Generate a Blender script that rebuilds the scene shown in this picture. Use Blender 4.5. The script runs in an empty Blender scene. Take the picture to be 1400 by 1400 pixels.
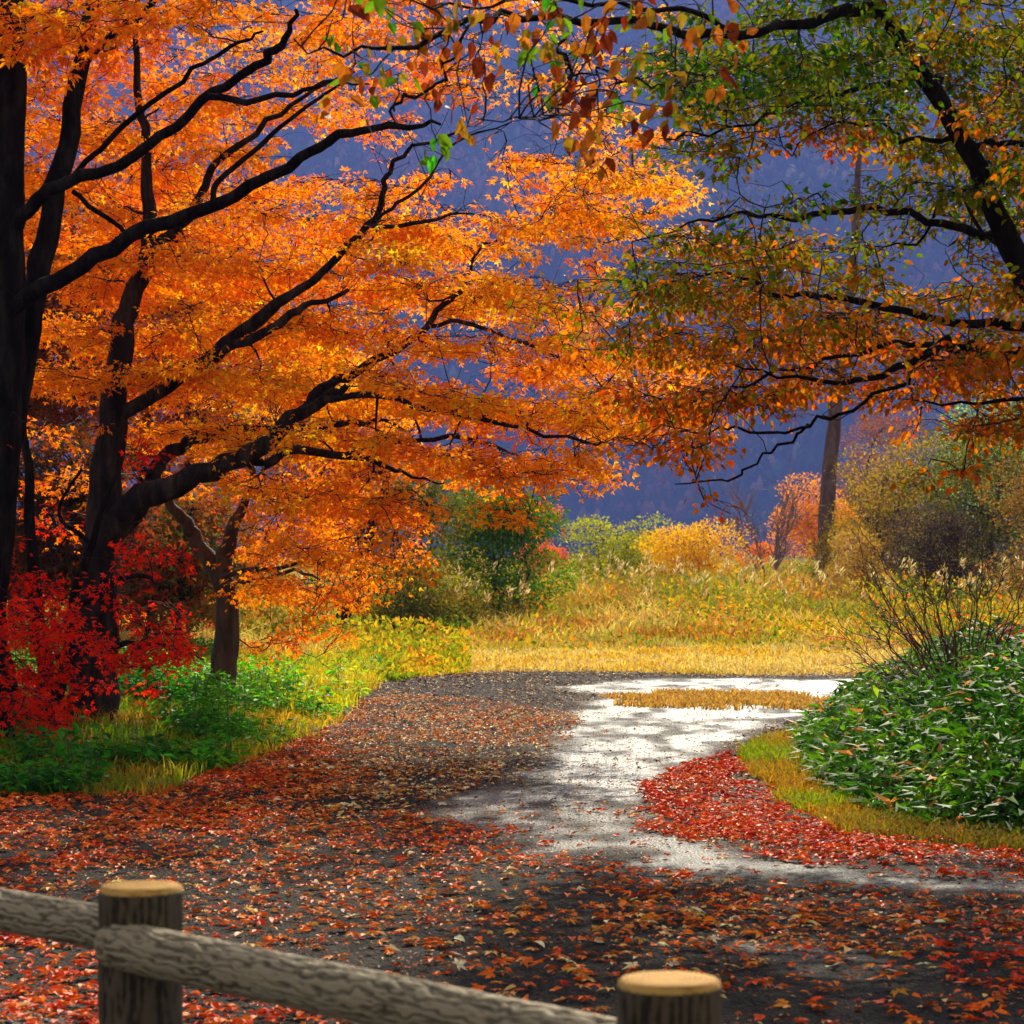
import bpy, math, random
import numpy as np
from mathutils import Vector
rng = np.random.default_rng(11)
random.seed(11)
SC = bpy.context.scene
COL = SC.collection
F, HX, HY, CH = 3600.0, 700.0, 745.0, 1.6      # focal length in photo pixels, principal column, horizon row, eye height

def W(px, py, d):
    return np.array([(px-HX)/F*d, d, CH-(py-HY)/F*d])
def G(px, py):                                   # the point on level ground seen at a photo pixel
    d = CH*F/(py-HY)
    return np.array([(px-HX)/F*d, d])

# ---------------------------------------------------------------- noise
def _h(i, j, k, s):
    n = (i*73856093) ^ (j*19349663) ^ (k*83492791) ^ (s*2654435761)
    n = (n ^ (n >> 13))*1274126177 & 0xffffffff
    n = (n ^ (n >> 16))*2246822519 & 0xffffffff
    return ((n ^ (n >> 15)) & 0xffffff)/float(0xffffff)
def vnoise(p, f=1.0, s=0):
    p = np.atleast_2d(np.asarray(p, float))*f+1000.0
    if p.shape[1] == 2: p = np.c_[p, np.zeros(len(p))]
    i = np.floor(p).astype(np.int64); t = p-i; t = t*t*(3-2*t)
    r = 0
    for a in (0, 1):
        for b in (0, 1):
            for c in (0, 1):
                w = (t[:,0] if a else 1-t[:,0])*(t[:,1] if b else 1-t[:,1])*(t[:,2] if c else 1-t[:,2])
                r = r+w*_h(i[:,0]+a, i[:,1]+b, i[:,2]+c, s)
    return r
def fbm(p, f=1.0, s=0, o=3):
    r = 0; a = 1; n = 0
    for k in range(o):
        r = r+a*vnoise(p, f*2**k, s+k); n += a; a *= .5
    return r/n
def inpoly(P, poly):
    P = np.atleast_2d(P); x, y = P[:,0], P[:,1]; c = np.zeros(len(P), bool)
    n = len(poly)
    for i in range(n):
        x1, y1 = poly[i]; x2, y2 = poly[(i+1) % n]
        if y1 == y2: continue
        c ^= ((y1 > y) != (y2 > y)) & (x < (x2-x1)*(y-y1)/(y2-y1)+x1)
    return c
def gp(pts): return [tuple(G(*p)) for p in pts]

# ---------------------------------------------------------------- mesh helpers
def link(o, parent=None):
    COL.objects.link(o)
    if parent is not None: o.parent = parent
    return o
def make_mesh(name, V, faces, mat, parent=None, col=None, smooth=False, attr=None):
    """V (n,3) world space; faces: (m,k) array or list of such arrays; col (n,3) linear colour per vertex"""
    V = np.asarray(V, float)
    if parent is not None: V = V-np.array(parent.location)
    if not isinstance(faces, list): faces = [faces]
    faces = [np.asarray(f, np.int32) for f in faces if len(f)]
    me = bpy.data.meshes.new(name)
    me.vertices.add(len(V)); me.vertices.foreach_set('co', V.astype(np.float32).ravel())
    L = np.concatenate([f.ravel() for f in faces])
    cnt = np.concatenate([np.full(len(f), f.shape[1], np.int32) for f in faces])
    st = np.concatenate([[0], np.cumsum(cnt)[:-1]]).astype(np.int32)
    me.loops.add(len(L)); me.loops.foreach_set('vertex_index', L)
    me.polygons.add(len(cnt)); me.polygons.foreach_set('loop_start', st)
    me.polygons.foreach_set('use_smooth', np.full(len(cnt), smooth))
    if col is not None:
        a = me.attributes.new('tint', 'FLOAT_COLOR', 'POINT')
        a.data.foreach_set('color', np.c_[col, np.ones(len(col))].astype(np.float32).ravel())
    if attr:
        for k, v in attr.items():
            a = me.attributes.new(k, 'FLOAT', 'POINT'); a.data.foreach_set('value', np.asarray(v, np.float32))
    me.update(calc_edges=True)
    me.materials.append(mat)
    return link(bpy.data.objects.new(name, me), parent)
def thing(name, label, cat, loc, group=None):
    o = bpy.data.objects.new(name, None); o.location = [float(v) for v in loc]; link(o)
    o.empty_display_size = .3
    o['label'] = label; o['category'] = cat
    if group: o['group'] = group
    return o
def tag(o, label=None, cat=None, group=None, kind=None):
    if label: o['label'] = label
    if cat: o['category'] = cat
    if group: o['group'] = group
    if kind: o['kind'] = kind
    return o

class Tubes:
    def __init__(s): s.V = []; s.Fq = []; s.n = 0
    def add(s, P, R, k=6, rough=0.0, seed=0, cap=False):
        P = np.asarray(P, float); R = np.asarray(R, float); m = len(P)
        T = np.gradient(P, axis=0); T /= np.linalg.norm(T, axis=1)[:,None]+1e-9
        ref = np.array([0.13, .2, 1.0]) if abs(T[:,2]).mean() < .8 else np.array([.2, 1.0, .1])
        U = np.cross(T, ref); U /= np.linalg.norm(U, axis=1)[:,None]+1e-9
        B = np.cross(T, U)
        a = np.arange(k)*2*math.pi/k
        ring = P[:,None,:]+R[:,None,None]*(np.cos(a)[None,:,None]*U[:,None,:]+np.sin(a)[None,:,None]*B[:,None,:])
        if rough:
            q = ring.reshape(-1,3); c = np.repeat(P, k, axis=0)
            dn = (fbm(q*np.array([1,1,.45]), 1.0/max(R.max(), .02)*1.6, seed, 3)-.5)*2*rough
            ring = (c+(q-c)*(1+dn)[:,None]).reshape(m, k, 3)
        i = np.arange(m-1)[:,None]*k; j = np.arange(k)[None,:]; j2 = (j+1) % k
        q = np.stack([i+j, i+j2, i+k+j2, i+k+j], -1).reshape(-1,4)+s.n
        s.V.append(ring.reshape(-1,3)); s.Fq.append(q); s.n += m*k
    def build(s, name, mat, parent=None, smooth=True):
        if not s.V: return None
        return make_mesh(name, np.concatenate(s.V), np.concatenate(s.Fq), mat, parent, smooth=smooth)
def spline(P, n=6):
    P = np.asarray(P, float)
    Q = np.vstack([2*P[0]-P[1], P, 2*P[-1]-P[-2]]); out = []
    for i in range(1, len(Q)-2):
        for t in np.linspace(0, 1, n, endpoint=False):
            a, b, c, d = Q[i-1], Q[i], Q[i+1], Q[i+2]
            out.append(.5*((2*b)+(-a+c)*t+(2*a-5*b+4*c-d)*t*t+(-a+3*b-3*c+d)*t**3))
    out.append(P[-1]); return np.array(out)

# leaf templates: verts (k,3) in unit size (stalk at origin, tip along +y), faces
def kite(ang, L, w, z=0.0):
    c, s_ = math.cos(ang), math.sin(ang)
    pts = [(0,0,0), (w, L*.45, .06), (0, L, z), (-w, L*.45, .06)]
    return [(x*c+y*s_, -x*s_+y*c, zz) for x, y, zz in pts]
_m = kite(-1.05, .72, .17, -.12)+kite(0, 1.0, .2, -.1)+kite(1.05, .72, .17, -.12)
MAPLE = (np.array(_m), np.array([[0,1,2,3],[4,5,6,7],[8,9,10,11]]))
_m5 = kite(-1.9, .45, .13, -.1)+kite(-.95, .8, .17, -.12)+kite(0, 1.0, .18, -.1)+kite(.95, .8, .17, -.12)+kite(1.9, .45, .13, -.1)
MAPLE5 = (np.array(_m5), np.arange(20).reshape(5,4))
OVAL = (np.array([(0,0,0),(0,.5,-.07),(0,1,-.12),(.27,.42,.06),(-.27,.42,.06),(.2,.75,0),(-.2,.75,0)]), np.array([[0,3,5,1],[1,5,2,2],[0,1,6,4],[1,2,6,6]]))
OVAL = (np.array([(0,0,0),(0,.5,-.06),(0,1,-.14),(.26,.4,.05),(-.26,.4,.05)]), np.array([[0,3,2,1],[0,1,2,4]]))
LANCE = (np.array([(0,0,0),(0,.5,.06),(0,1,-.16),(.12,.38,.11),(-.12,.38,.11)]), np.array([[0,3,2,1],[0,1,2,4]]))
BROAD = (np.array([(0,0,0),(.3,.3,.05),(.22,.7,.0),(0,1.05,-.2),(-.22,.7,.0),(-.3,.3,.05),(0,.35,-.05),(0,.7,-.08)]),
         np.array([[0,1,2,6],[6,2,3,7],[0,6,4,5],[6,7,3,4]]))
def unit(v): return v/(np.linalg.norm(v, axis=1)[:,None]+1e-9)
def leaves(C, D, N, S, colr, tpl):
    """C centres, D direction of the tip, N normal, S size"""
    D = unit(D); N = N-(N*D).sum(1)[:,None]*D; N = unit(N); X = np.cross(D, N)
    T, Fc = tpl; k = len(T)
    V = C[:,None,:]+S[:,None,None]*(T[None,:,0,None]*X[:,None,:]+T[None,:,1,None]*D[:,None,:]+T[None,:,2,None]*N[:,None,:])
    Fa = (np.arange(len(C))*k)[:,None,None]+Fc[None]
    return V.reshape(-1,3), Fa.reshape(-1, Fc.shape[1]), np.repeat(colr, k, axis=0)
def srgb(*c):
    c = np.array(c, float)/255; return np.where(c <= .04045, c/12.92, ((c+.055)/1.055)**2.4)
def palette(cols, w, n, t=None, jit=.12):
    cols = np.array([srgb(*c) for c in cols]); w = np.array(w, float); w /= w.sum(); cw = np.cumsum(w)
    if t is None: t = rng.random(n)
    else: t = np.clip(.62*t+.38*rng.random(n), 0, .9999)
    idx = np.searchsorted(cw, t).clip(0, len(cols)-1)
    return np.clip(cols[idx]*(1+rng.normal(0, jit, (n,1)))*(1+rng.normal(0, jit*.5, (n,3))), 0.001, .95)

# ---------------------------------------------------------------- materials
def new_mat(name):
    m = bpy.data.materials.new(name); m.use_nodes = True; nt = m.node_tree; nt.nodes.clear()
    return m, nt
def nd(nt, t, **kw):
    n = nt.nodes.new(t)
    for k, v in kw.items():
        if k == 'inp':
            for a, b in v.items(): n.inputs[a].default_value = b
        else: setattr(n, k, v)
    return n
def leaf_mat(name, trans=.45, rough=.42, spec=.5, gain=1.0, tgain=1.25, coat=0.0):
    m, nt = new_mat(name); L = nt.links.new
    at = nd(nt, 'ShaderNodeAttribute', attribute_name='tint')
    tc = nd(nt, 'ShaderNodeTexCoord'); no = nd(nt, 'ShaderNodeTexNoise', inp={'Scale': 45.0, 'Detail': 3.0})
    L(tc.outputs['Object'], no.inputs['Vector'])
    mr = nd(nt, 'ShaderNodeMapRange', inp={'From Min': .3, 'From Max': .7, 'To Min': .78*gain, 'To Max': 1.12*gain}); L(no.outputs['Fac'], mr.inputs['Value'])
    vm = nd(nt, 'ShaderNodeVectorMath', operation='SCALE'); L(at.outputs['Color'], vm.inputs[0]); L(mr.outputs['Result'], vm.inputs['Scale'])
    vt = nd(nt, 'ShaderNodeVectorMath', operation='SCALE', inp={'Scale': tgain}); L(vm.outputs[0], vt.inputs[0])
    p = nd(nt, 'ShaderNodeBsdfPrincipled', inp={'Roughness': rough, 'Specular IOR Level': spec}); L(vm.outputs[0], p.inputs['Base Color'])
    t = nd(nt, 'ShaderNodeBsdfTranslucent'); L(vt.outputs[0], t.inputs['Color'])
    mx = nd(nt, 'ShaderNodeMixShader', inp={'Fac': trans}); L(p.outputs[0], mx.inputs[1]); L(t.outputs[0], mx.inputs[2])
    o = nd(nt, 'ShaderNodeOutputMaterial'); L(mx.outputs[0], o.inputs['Surface'])
    return m
def surf_mat(name, cols, scale=6.0, rough=.8, bump=.3, bscale=None, stretch=(1,1,1), spec=.3, detail=6.0, bdist=.02):
    m, nt = new_mat(name); L = nt.links.new
    tc = nd(nt, 'ShaderNodeTexCoord'); mp = nd(nt, 'ShaderNodeMapping'); mp.inputs['Scale'].default_value = stretch
    L(tc.outputs['Object'], mp.inputs['Vector'])
    no = nd(nt, 'ShaderNodeTexNoise', inp={'Scale': scale, 'Detail': detail, 'Roughness': .62}); L(mp.outputs[0], no.inputs['Vector'])
    cr = nd(nt, 'ShaderNodeValToRGB'); e = cr.color_ramp.elements
    while len(e) < len(cols): e.new(.5)
    for i, c in enumerate(cols):
        e[i].position = .3+.4*i/max(1, len(cols)-1); e[i].color = (*c, 1)
    L(no.outputs['Fac'], cr.inputs['Fac'])
    n2 = nd(nt, 'ShaderNodeTexNoise', inp={'Scale': bscale or scale*4, 'Detail': 5.0}); L(mp.outputs[0], n2.inputs['Vector'])
    bp = nd(nt, 'ShaderNodeBump', inp={'Strength': bump, 'Distance': bdist}); L(n2.outputs['Fac'], bp.inputs['Height'])
    p = nd(nt, 'ShaderNodeBsdfPrincipled', inp={'Roughness': rough, 'Specular IOR Level': spec})
    L(cr.outputs[0], p.inputs['Base Color']); L(bp.outputs[0], p.inputs['Normal'])
    o = nd(nt, 'ShaderNodeOutputMaterial'); L(p.outputs[0], o.inputs['Surface'])
    return m
def attr_mat(name, rough=.9, nscale=2.0, amp=.3, bump=.4):
    m, nt = new_mat(name); L = nt.links.new
    at = nd(nt, 'ShaderNodeAttribute', attribute_name='tint')
    tc = nd(nt, 'ShaderNodeTexCoord'); no = nd(nt, 'ShaderNodeTexNoise', inp={'Scale': nscale, 'Detail': 8.0, 'Roughness': .7}); L(tc.outputs['Object'], no.inputs['Vector'])
    mr = nd(nt, 'ShaderNodeMapRange', inp={'From Min': .25, 'From Max': .75, 'To Min': 1-amp, 'To Max': 1+amp}); L(no.outputs['Fac'], mr.inputs['Value'])
    vm = nd(nt, 'ShaderNodeVectorMath', operation='SCALE'); L(at.outputs['Color'], vm.inputs[0]); L(mr.outputs['Result'], vm.inputs['Scale'])
    bp = nd(nt, 'ShaderNodeBump', inp={'Strength': bump, 'Distance': .05}); L(no.outputs['Fac'], bp.inputs['Height'])
    p = nd(nt, 'ShaderNodeBsdfPrincipled', inp={'Roughness': rough, 'Specular IOR Level': .2})
    L(vm.outputs[0], p.inputs['Base Color']); L(bp.outputs[0], p.inputs['Normal'])
    o = nd(nt, 'ShaderNodeOutputMaterial'); L(p.outputs[0], o.inputs['Surface'])
    return m
M_BARK = surf_mat('bark', [(.004,.003,.0025),(.014,.010,.008),(.034,.028,.020)], 9, .95, 1.0, 26, (1,1,.3), .05, bdist=.05)
M_BARKC = surf_mat('bark_grey_brown', [(.006,.004,.003),(.026,.019,.013),(.085,.066,.045)], 9, .9, 1.0, 26, (1,1,.22), .12, bdist=.06)
M_BARK2 = surf_mat('bark_brown', [(.02,.011,.007),(.06,.035,.02),(.11,.075,.045)], 10, .85, .9, 30, (1,1,.25), .25)
M_PINE = surf_mat('pine_bark', [(.05,.028,.03),(.12,.07,.065),(.2,.13,.11)], 5, .85, .8, 14, (1,1,.35), .2, bdist=.05)
M_TWIG = surf_mat('twig_bark', [(.014,.009,.008),(.03,.02,.017)], 20, .8, .2, spec=.25)
M_TWIGR = surf_mat('red_twig_bark', [(.05,.018,.015),(.13,.05,.035)], 20, .7, .2, spec=.3)
M_TWIGP = surf_mat('pale_twig_bark', [(.16,.09,.09),(.3,.2,.18)], 20, .8, .2, spec=.3)
M_LEAF = leaf_mat('maple_leaf', .5, .6, .03, 1.0, 1.35)
M_LEAFG = leaf_mat('broad_leaf', .45, .55, .06, 1.0, 1.3)
M_LITTER = leaf_mat('fallen_leaf', .12, .5, .07, 1.0, 1.0)
M_GRASS = leaf_mat('grass_blade', .45, .7, .03, 1.0, 1.2)
M_SASA = leaf_mat('dwarf_bamboo_leaf', .38, .5, .05, 1.3, 1.6)
M_GROUND = attr_mat('soil')
M_FOREST = attr_mat('far_forest', .95, .12, .5, 0)

# ---------------------------------------------------------------- camera, light
cam = bpy.data.cameras.new('camera'); co = bpy.data.objects.new('camera', cam); link(co); SC.camera = co
co.location = (0, 0, CH); co.rotation_euler = (math.radians(90), 0, 0)
cam.sensor_width = 36; cam.lens = 36*F/1400; cam.shift_y = (HY-700)/1400
cam.clip_end = 20000; cam.clip_start = .1
cam.dof.use_dof = True; cam.dof.focus_distance = 19; cam.dof.aperture_fstop = 9.0
SUN_EL, SUN_AZ = math.radians(35), math.radians(11)       # azimuth from +Y towards +X
w = bpy.data.worlds.new('World'); SC.world = w; w.use_nodes = True
nt = w.node_tree; bg = nt.nodes['Background']; sky = nt.nodes.new('ShaderNodeTexSky'); sky.sky_type = 'NISHITA'
sky.sun_disc = False; sky.sun_elevation = SUN_EL; sky.sun_rotation = SUN_AZ
sky.air_density = 1.0; sky.dust_density = 2.5
hs = nt.nodes.new('ShaderNodeHueSaturation'); hs.inputs['Saturation'].default_value = .15; hs.inputs['Value'].default_value = 1.0   # thin white overcast veil
nt.links.new(sky.outputs[0], hs.inputs['Color']); nt.links.new(hs.outputs[0], bg.inputs[0]); bg.inputs[1].default_value = .11
sun = bpy.data.lights.new('sun', 'SUN'); so = bpy.data.objects.new('sun', sun); link(so)
sun.energy = 5.0; sun.angle = math.radians(.6); sun.color = (1, .90, .70)
sd = Vector((math.sin(SUN_AZ)*math.cos(SUN_EL), math.cos(SUN_AZ)*math.cos(SUN_EL), math.sin(SUN_EL)))
so.rotation_euler = sd.to_track_quat('Z', 'Y').to_euler(); so.location = (5, 20, 30)
SC.view_settings.view_transform = 'Standard'; SC.view_settings.look = 'None'; SC.view_settings.exposure = .78; SC.view_settings.gamma = 1
SC.cycles.use_denoising = True
SC.cycles.max_bounces = 6; SC.cycles.diffuse_bounces = 3; SC.cycles.glossy_bounces = 2; SC.cycles.transmission_bounces = 4
SC.cycles.volume_bounces = 0; SC.cycles.sample_clamp_indirect = 4; SC.cycles.use_adaptive_sampling = True; SC.cycles.adaptive_threshold = .02
SC.cycles.caustics_reflective = False; SC.cycles.caustics_refractive = False

# ---------------------------------------------------------------- ground
ROAD = gp([(-900,1095),(0,1088),(200,1086),(270,1068),(340,1040),(430,1003),(480,975),(492,955),(500,938),(600,925),(700,918),(900,921),(1100,925),(1260,926),(1700,926),
           (1900,945),(1500,945),(1215,944),(1150,968),(1085,992),(1010,1030),(960,1055),(930,1090),(1000,1120),(1100,1150),(1250,1168),(1400,1178),(1900,1185)])
ROAD = ROAD+[(9.0, 3.0), (-9.0, 3.0)]
WET = [gp(p) for p in (
    [(800,975),(830,950),(760,942),(900,930),(1210,929),(1205,940),(1085,985),(1010,1005),(960,1040),(890,1075),(850,1120),(870,1160),(760,1175),(690,1140),(610,1125),(580,1112),(690,1070),(780,1020)],
    [(840,1120),(900,1140),(1010,1170),(1200,1200),(1420,1212),(1420,1228),(1250,1222),(1050,1205),(900,1190),(800,1165)],
    [(0,1360),(90,1350),(150,1400),(0,1420)], [(1040,1300),(1150,1290),(1250,1315),(1150,1335)])]
ISLAND = gp([(825,966),(850,955),(930,950),(1060,952),(1120,962),(1125,970),(1000,973),(880,972)])
PATCH = gp([(1015,1028),(930,1048),(880,1080),(868,1105),(915,1140),(1000,1165),(1100,1192),(1250,1205),(1600,1222),(1600,1165),(1400,1163),(1250,1150),(1150,1135),(1080,1105),(1035,1065)])
def edge_dist(P, poly):
    P = np.atleast_2d(P); best = np.full(len(P), 1e9)
    for i in range(len(poly)):
        a = np.array(poly[i]); b = np.array(poly[(i+1) % len(poly)]); ab = b-a; t = np.clip(((P-a)@ab)/(ab@ab+1e-9), 0, 1)
        best = np.minimum(best, np.linalg.norm(P-(a+t[:,None]*ab), axis=1))
    return np.where(inpoly(P, poly), best, -best)
def soft_in(P, poly, j=.25, s=3):
    Q = np.array(P)[:, :2]; n = np.c_[fbm(Q, 1.3, s)-.5, fbm(Q, 1.3, s+9)-.5]*j*4
    return inpoly(Q+n, poly)
def ground_h(P):
    x, y = P[:,0], P[:,1]
    h = np.clip((y-45)/60, 0, 1)*.35
    lb = np.clip((-1.2-.12*(y-17)-x)/3, 0, 1)*np.clip((y-17.5)/4, 0, 1)*.25*(y < 60)   # slight bank under the left trees
    h = h+lb+(fbm(P[:,:2], .6, 5)-.5)*.06*((y > 34) | (lb > 0))
    far = np.clip((y-125)/60, 0, 1); h = h-far*4.5
    return h
def grid(x0, x1, y0, y1, dx, dy):
    xs = np.arange(x0, x1+dx*.5, dx); ys = np.arange(y0, y1+dy*.5, dy)
    X, Y = np.meshgrid(xs, ys); P = np.c_[X.ravel(), Y.ravel()]; nx = len(xs); ny = len(ys)
    i = np.arange(nx-1)[None,:]; j = np.arange(ny-1)[:,None]*nx
    return P, np.stack([i+j, i+j+1, i+j+1+nx, i+j+nx], -1).reshape(-1,4)
def meadow_tint(P, n_only=False):
    """real colour of the dry grass: straw near the track, olive, rust and green patches further back"""
    y = P[:,1]; n = fbm(P[:,:2], .35, 21); n2 = fbm(P[:,:2]*np.array([1,.6]), .9, 33)
    straw, rust, green, gold = srgb(218,188,90), srgb(180,110,20), srgb(116,136,18), srgb(206,164,30)
    c = np.tile(straw, (len(P),1))
    f = np.clip((n2-.5)*5, 0, 1)[:,None]; c = c*(1-f)+gold*f
    g = (np.clip((y-38)/8, 0, 1)*np.clip((n-.36)*8, 0, .9))[:,None]; c = c*(1-g)+green*g
    r = (np.clip((.47-n2)*7, 0, 1)*.8)[:,None]*np.clip((y-36)/8, .35, 1)[:,None]; c = c*(1-r)+rust*r
    return c
# one sheet, finer close in
seg = []
ys = np.concatenate([np.arange(-40, 60, 1.0), np.arange(60, 260, 8), np.geomspace(260, 2600, 30)])
xs = np.concatenate([-np.geomspace(2400, 30, 24), np.arange(-29, 30, 1.0), np.geomspace(30, 2400, 24)])
X, Y = np.meshgrid(xs, ys); P = np.c_[X.ravel(), Y.ravel()]; nx, ny = len(xs), len(ys)
i = np.arange(nx-1)[None,:]; j = np.arange(ny-1)[:,None]*nx
Fg = np.stack([i+j, i+j+1, i+j+1+nx, i+j+nx], -1).reshape(-1,4)
gc = meadow_tint(P)*.55; near = (P[:,1] < 33.5)
gc[near] = srgb(58,44,24)
gc[P[:,1] > 300] = srgb(70,62,40)
tag(make_mesh('ground', np.c_[P, ground_h(P)], Fg, M_GROUND, col=gc, smooth=True), kind='structure')
# road
P, Fr = grid(-9, 13, 3, 33.5, .07, .07)
J = P+(np.c_[fbm(P, 2.2, 1), fbm(P, 2.2, 2)]-.5)*.5
ins = inpoly(J, ROAD); keep = ins[Fr].all(axis=1); Fr = Fr[keep]
used, inv = np.unique(Fr, return_inverse=True); P = P[used]; Fr = inv.reshape(-1,4)
wet = np.zeros(len(P)); wj = P+(np.c_[fbm(P, 1.7, 91, 4), fbm(P, 1.7, 97, 4)]-.5)*.8
for p in WET: wet = np.maximum(wet, np.clip(edge_dist(wj, p)/.5+.65, 0, 1))
wn = fbm(P*np.array([1,.5]), 1.1, 44, 4); n3 = fbm(P*np.array([1,.35]), 5, 48, 3)
wet = np.clip(wet*(.8+.6*wn)+np.clip((wn-.62)*4, 0, .22), 0, 1)
wet *= np.clip(.8+(n3-.38)*2.2, .55, 1)
wet *= np.clip((P[:,1]-6)/16, .6, .68)
z = .014+(fbm(P, 3, 7)-.5)*.01-wet*.003+np.clip(fbm(P, .5, 3)-.5, -.2, .2)*.02
m, nt = new_mat('wet_gravel_asphalt'); L = nt.links.new
tc = nd(nt, 'ShaderNodeTexCoord'); wa = nd(nt, 'ShaderNodeAttribute', attribute_name='wet')
no = nd(nt, 'ShaderNodeTexNoise', inp={'Scale': 60.0, 'Detail': 6.0, 'Roughness': .75}); L(tc.outputs['Object'], no.inputs['Vector'])
vo = nd(nt, 'ShaderNodeTexVoronoi', inp={'Scale': 70.0}); L(tc.outputs['Object'], vo.inputs['Vector'])
n4 = nd(nt, 'ShaderNodeTexNoise', inp={'Scale': 1.6, 'Detail': 5.0}); L(tc.outputs['Object'], n4.inputs['Vector'])
cr = nd(nt, 'ShaderNodeValToRGB'); e = cr.color_ramp.elements
e[0].position = .36; e[0].color = (.006,.0055,.005,1); e[1].position = .68; e[1].color = (.055,.046,.036,1); sx = nd(nt, 'ShaderNodeSeparateColor'); L(vo.outputs['Color'], sx.inputs[0]); av = nd(nt, 'ShaderNodeMix', data_type='FLOAT', inp={'Factor': .35}); L(no.outputs['Fac'], av.inputs[2]); L(sx.outputs[0], av.inputs[3]); L(av.outputs[0], cr.inputs['Fac'])
mxc = nd(nt, 'ShaderNodeMix', data_type='RGBA', blend_type='MULTIPLY', inp={'Factor': .5}); L(cr.outputs[0], mxc.inputs['A']); L(n4.outputs['Fac'], mxc.inputs['B'])
ro = nd(nt, 'ShaderNodeMapRange', inp={'To Min': .85, 'To Max': .2}); wm = nd(nt, 'ShaderNodeMath', operation='MULTIPLY_ADD', inp={1: 1.7, 2: -.68}); L(no.outputs['Fac'], wm.inputs[0]); wm2 = nd(nt, 'ShaderNodeMath', operation='ADD', use_clamp=True); L(wm.outputs[0], wm2.inputs[0]); L(wa.outputs['Fac'], wm2.inputs[1]); wm3 = nd(nt, 'ShaderNodeMath', operation='MULTIPLY'); L(wm2.outputs[0], wm3.inputs[0]); L(wa.outputs['Fac'], wm3.inputs[1]); wa = wm3; L(wa.outputs[0], ro.inputs['Value'])
bs = nd(nt, 'ShaderNodeMapRange', inp={'To Min': 1.0, 'To Max': .13}); L(wa.outputs[0], bs.inputs['Value'])
bp = nd(nt, 'ShaderNodeBump', inp={'Distance': .012}); L(bs.outputs[0], bp.inputs['Strength']); L(vo.outputs['Distance'], bp.inputs['Height'])
sp = nd(nt, 'ShaderNodeMapRange', inp={'To Min': .06, 'To Max': .24}); L(wa.outputs[0], sp.inputs['Value'])
p = nd(nt, 'ShaderNodeBsdfPrincipled'); L(sp.outputs[0], p.inputs['Specular IOR Level']); L(mxc.outputs['Result'], p.inputs['Base Color']); L(ro.outputs[0], p.inputs['Roughness']); L(bp.outputs[0], p.inputs['Normal'])
o = nd(nt, 'ShaderNodeOutputMaterial'); L(p.outputs[0], o.inputs['Surface'])
tag(make_mesh('road', np.c_[P, z], Fr, m, smooth=True, attr={'wet': wet}), kind='structure')

# ---------------------------------------------------------------- mountain with forest
def mount_h(P):
    x, y = P[:,0], P[:,1]
    ridge = 392+45*(vnoise(np.c_[x, x*0], .0016, 3)-.5)*2+22*(vnoise(np.c_[x, x*0], .006, 4)-.5)*2
    base = 1350+120*(vnoise(np.c_[x, x*0], .002, 8)-.5)*2
    t = np.clip((y-base)/(2050-base), 0, 1)
    f = t**.9
    g = 75*(fbm(np.c_[x+.3*y, y*.35], .006, 12, 4)-.5)*np.sin(np.clip(t, 0, 1)*math.pi)*1.6
    h = -3+(ridge+15)*f+g
    back = np.clip((y-2050)/350, 0, 1); return h-back*60
P, Fm = grid(-1500, 1500, 1150, 2400, 18, 14)
n = fbm(P, .01, 60, 3)
mc = srgb(66,48,44)*(1-n)[:,None]+srgb(52,52,40)*n[:,None]
tag(make_mesh('mountain', np.c_[P, mount_h(P)-2*(P[:,1] < 1330)], Fm, M_FOREST, col=mc, smooth=True), kind='structure')
nF = 46000
x = rng.uniform(-540, 540, nF); y = rng.uniform(1130, 2080, nF); Pm = np.c_[x, y]
h = mount_h(Pm); ang = rng.uniform(0, 6.28, nF)
# each tree: an irregular eight sided crown
k = 7; a = np.arange(k)*2*math.pi/k
tw = rng.uniform(1.9, 3.7, nF); th = rng.uniform(7, 13, nF)
rings = []
for zf, rf in ((.15,.5), (.5,1.0), (.8,.62)):
    rr = tw[:,None]*rf*(1+rng.normal(0, .2, (nF,k)))
    rings.append(np.stack([x[:,None]+rr*np.cos(a+ang[:,None]), y[:,None]+rr*np.sin(a+ang[:,None]), (h+th*zf)[:,None]+rng.normal(0, .8, (nF,k))], -1))
top = np.stack([x, y, h+th], -1)[:,None,:]
V = np.concatenate(rings+[top], axis=1); kk = 3*k+1
f = []
for r in range(2):
    for q in range(k): f.append([r*k+q, r*k+(q+1) % k, (r+1)*k+(q+1) % k, (r+1)*k+q])
tr = [[2*k+q, 2*k+(q+1) % k, 3*k] for q in range(k)]
Fq = ((np.arange(nF)*kk)[:,None,None]+np.array(f)).reshape(-1,4); Ft = ((np.arange(nF)*kk)[:,None,None]+np.array(tr)).reshape(-1,3)
fc = palette([(100,52,44),(120,74,60),(56,44,46),(34,56,32),(120,94,62),(14,16,16)], [3,2,2,2.5,1,4], nF, fbm(Pm*np.array([1,.35]), .013, 70, 3)*2.2-.6, .35)
tag(make_mesh('forest', V.reshape(-1,3), [Fq, Ft], M_FOREST, col=np.repeat(fc, kk, axis=0)), 'bare autumn forest covering the far mountain slope', 'forest', kind='stuff')

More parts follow.
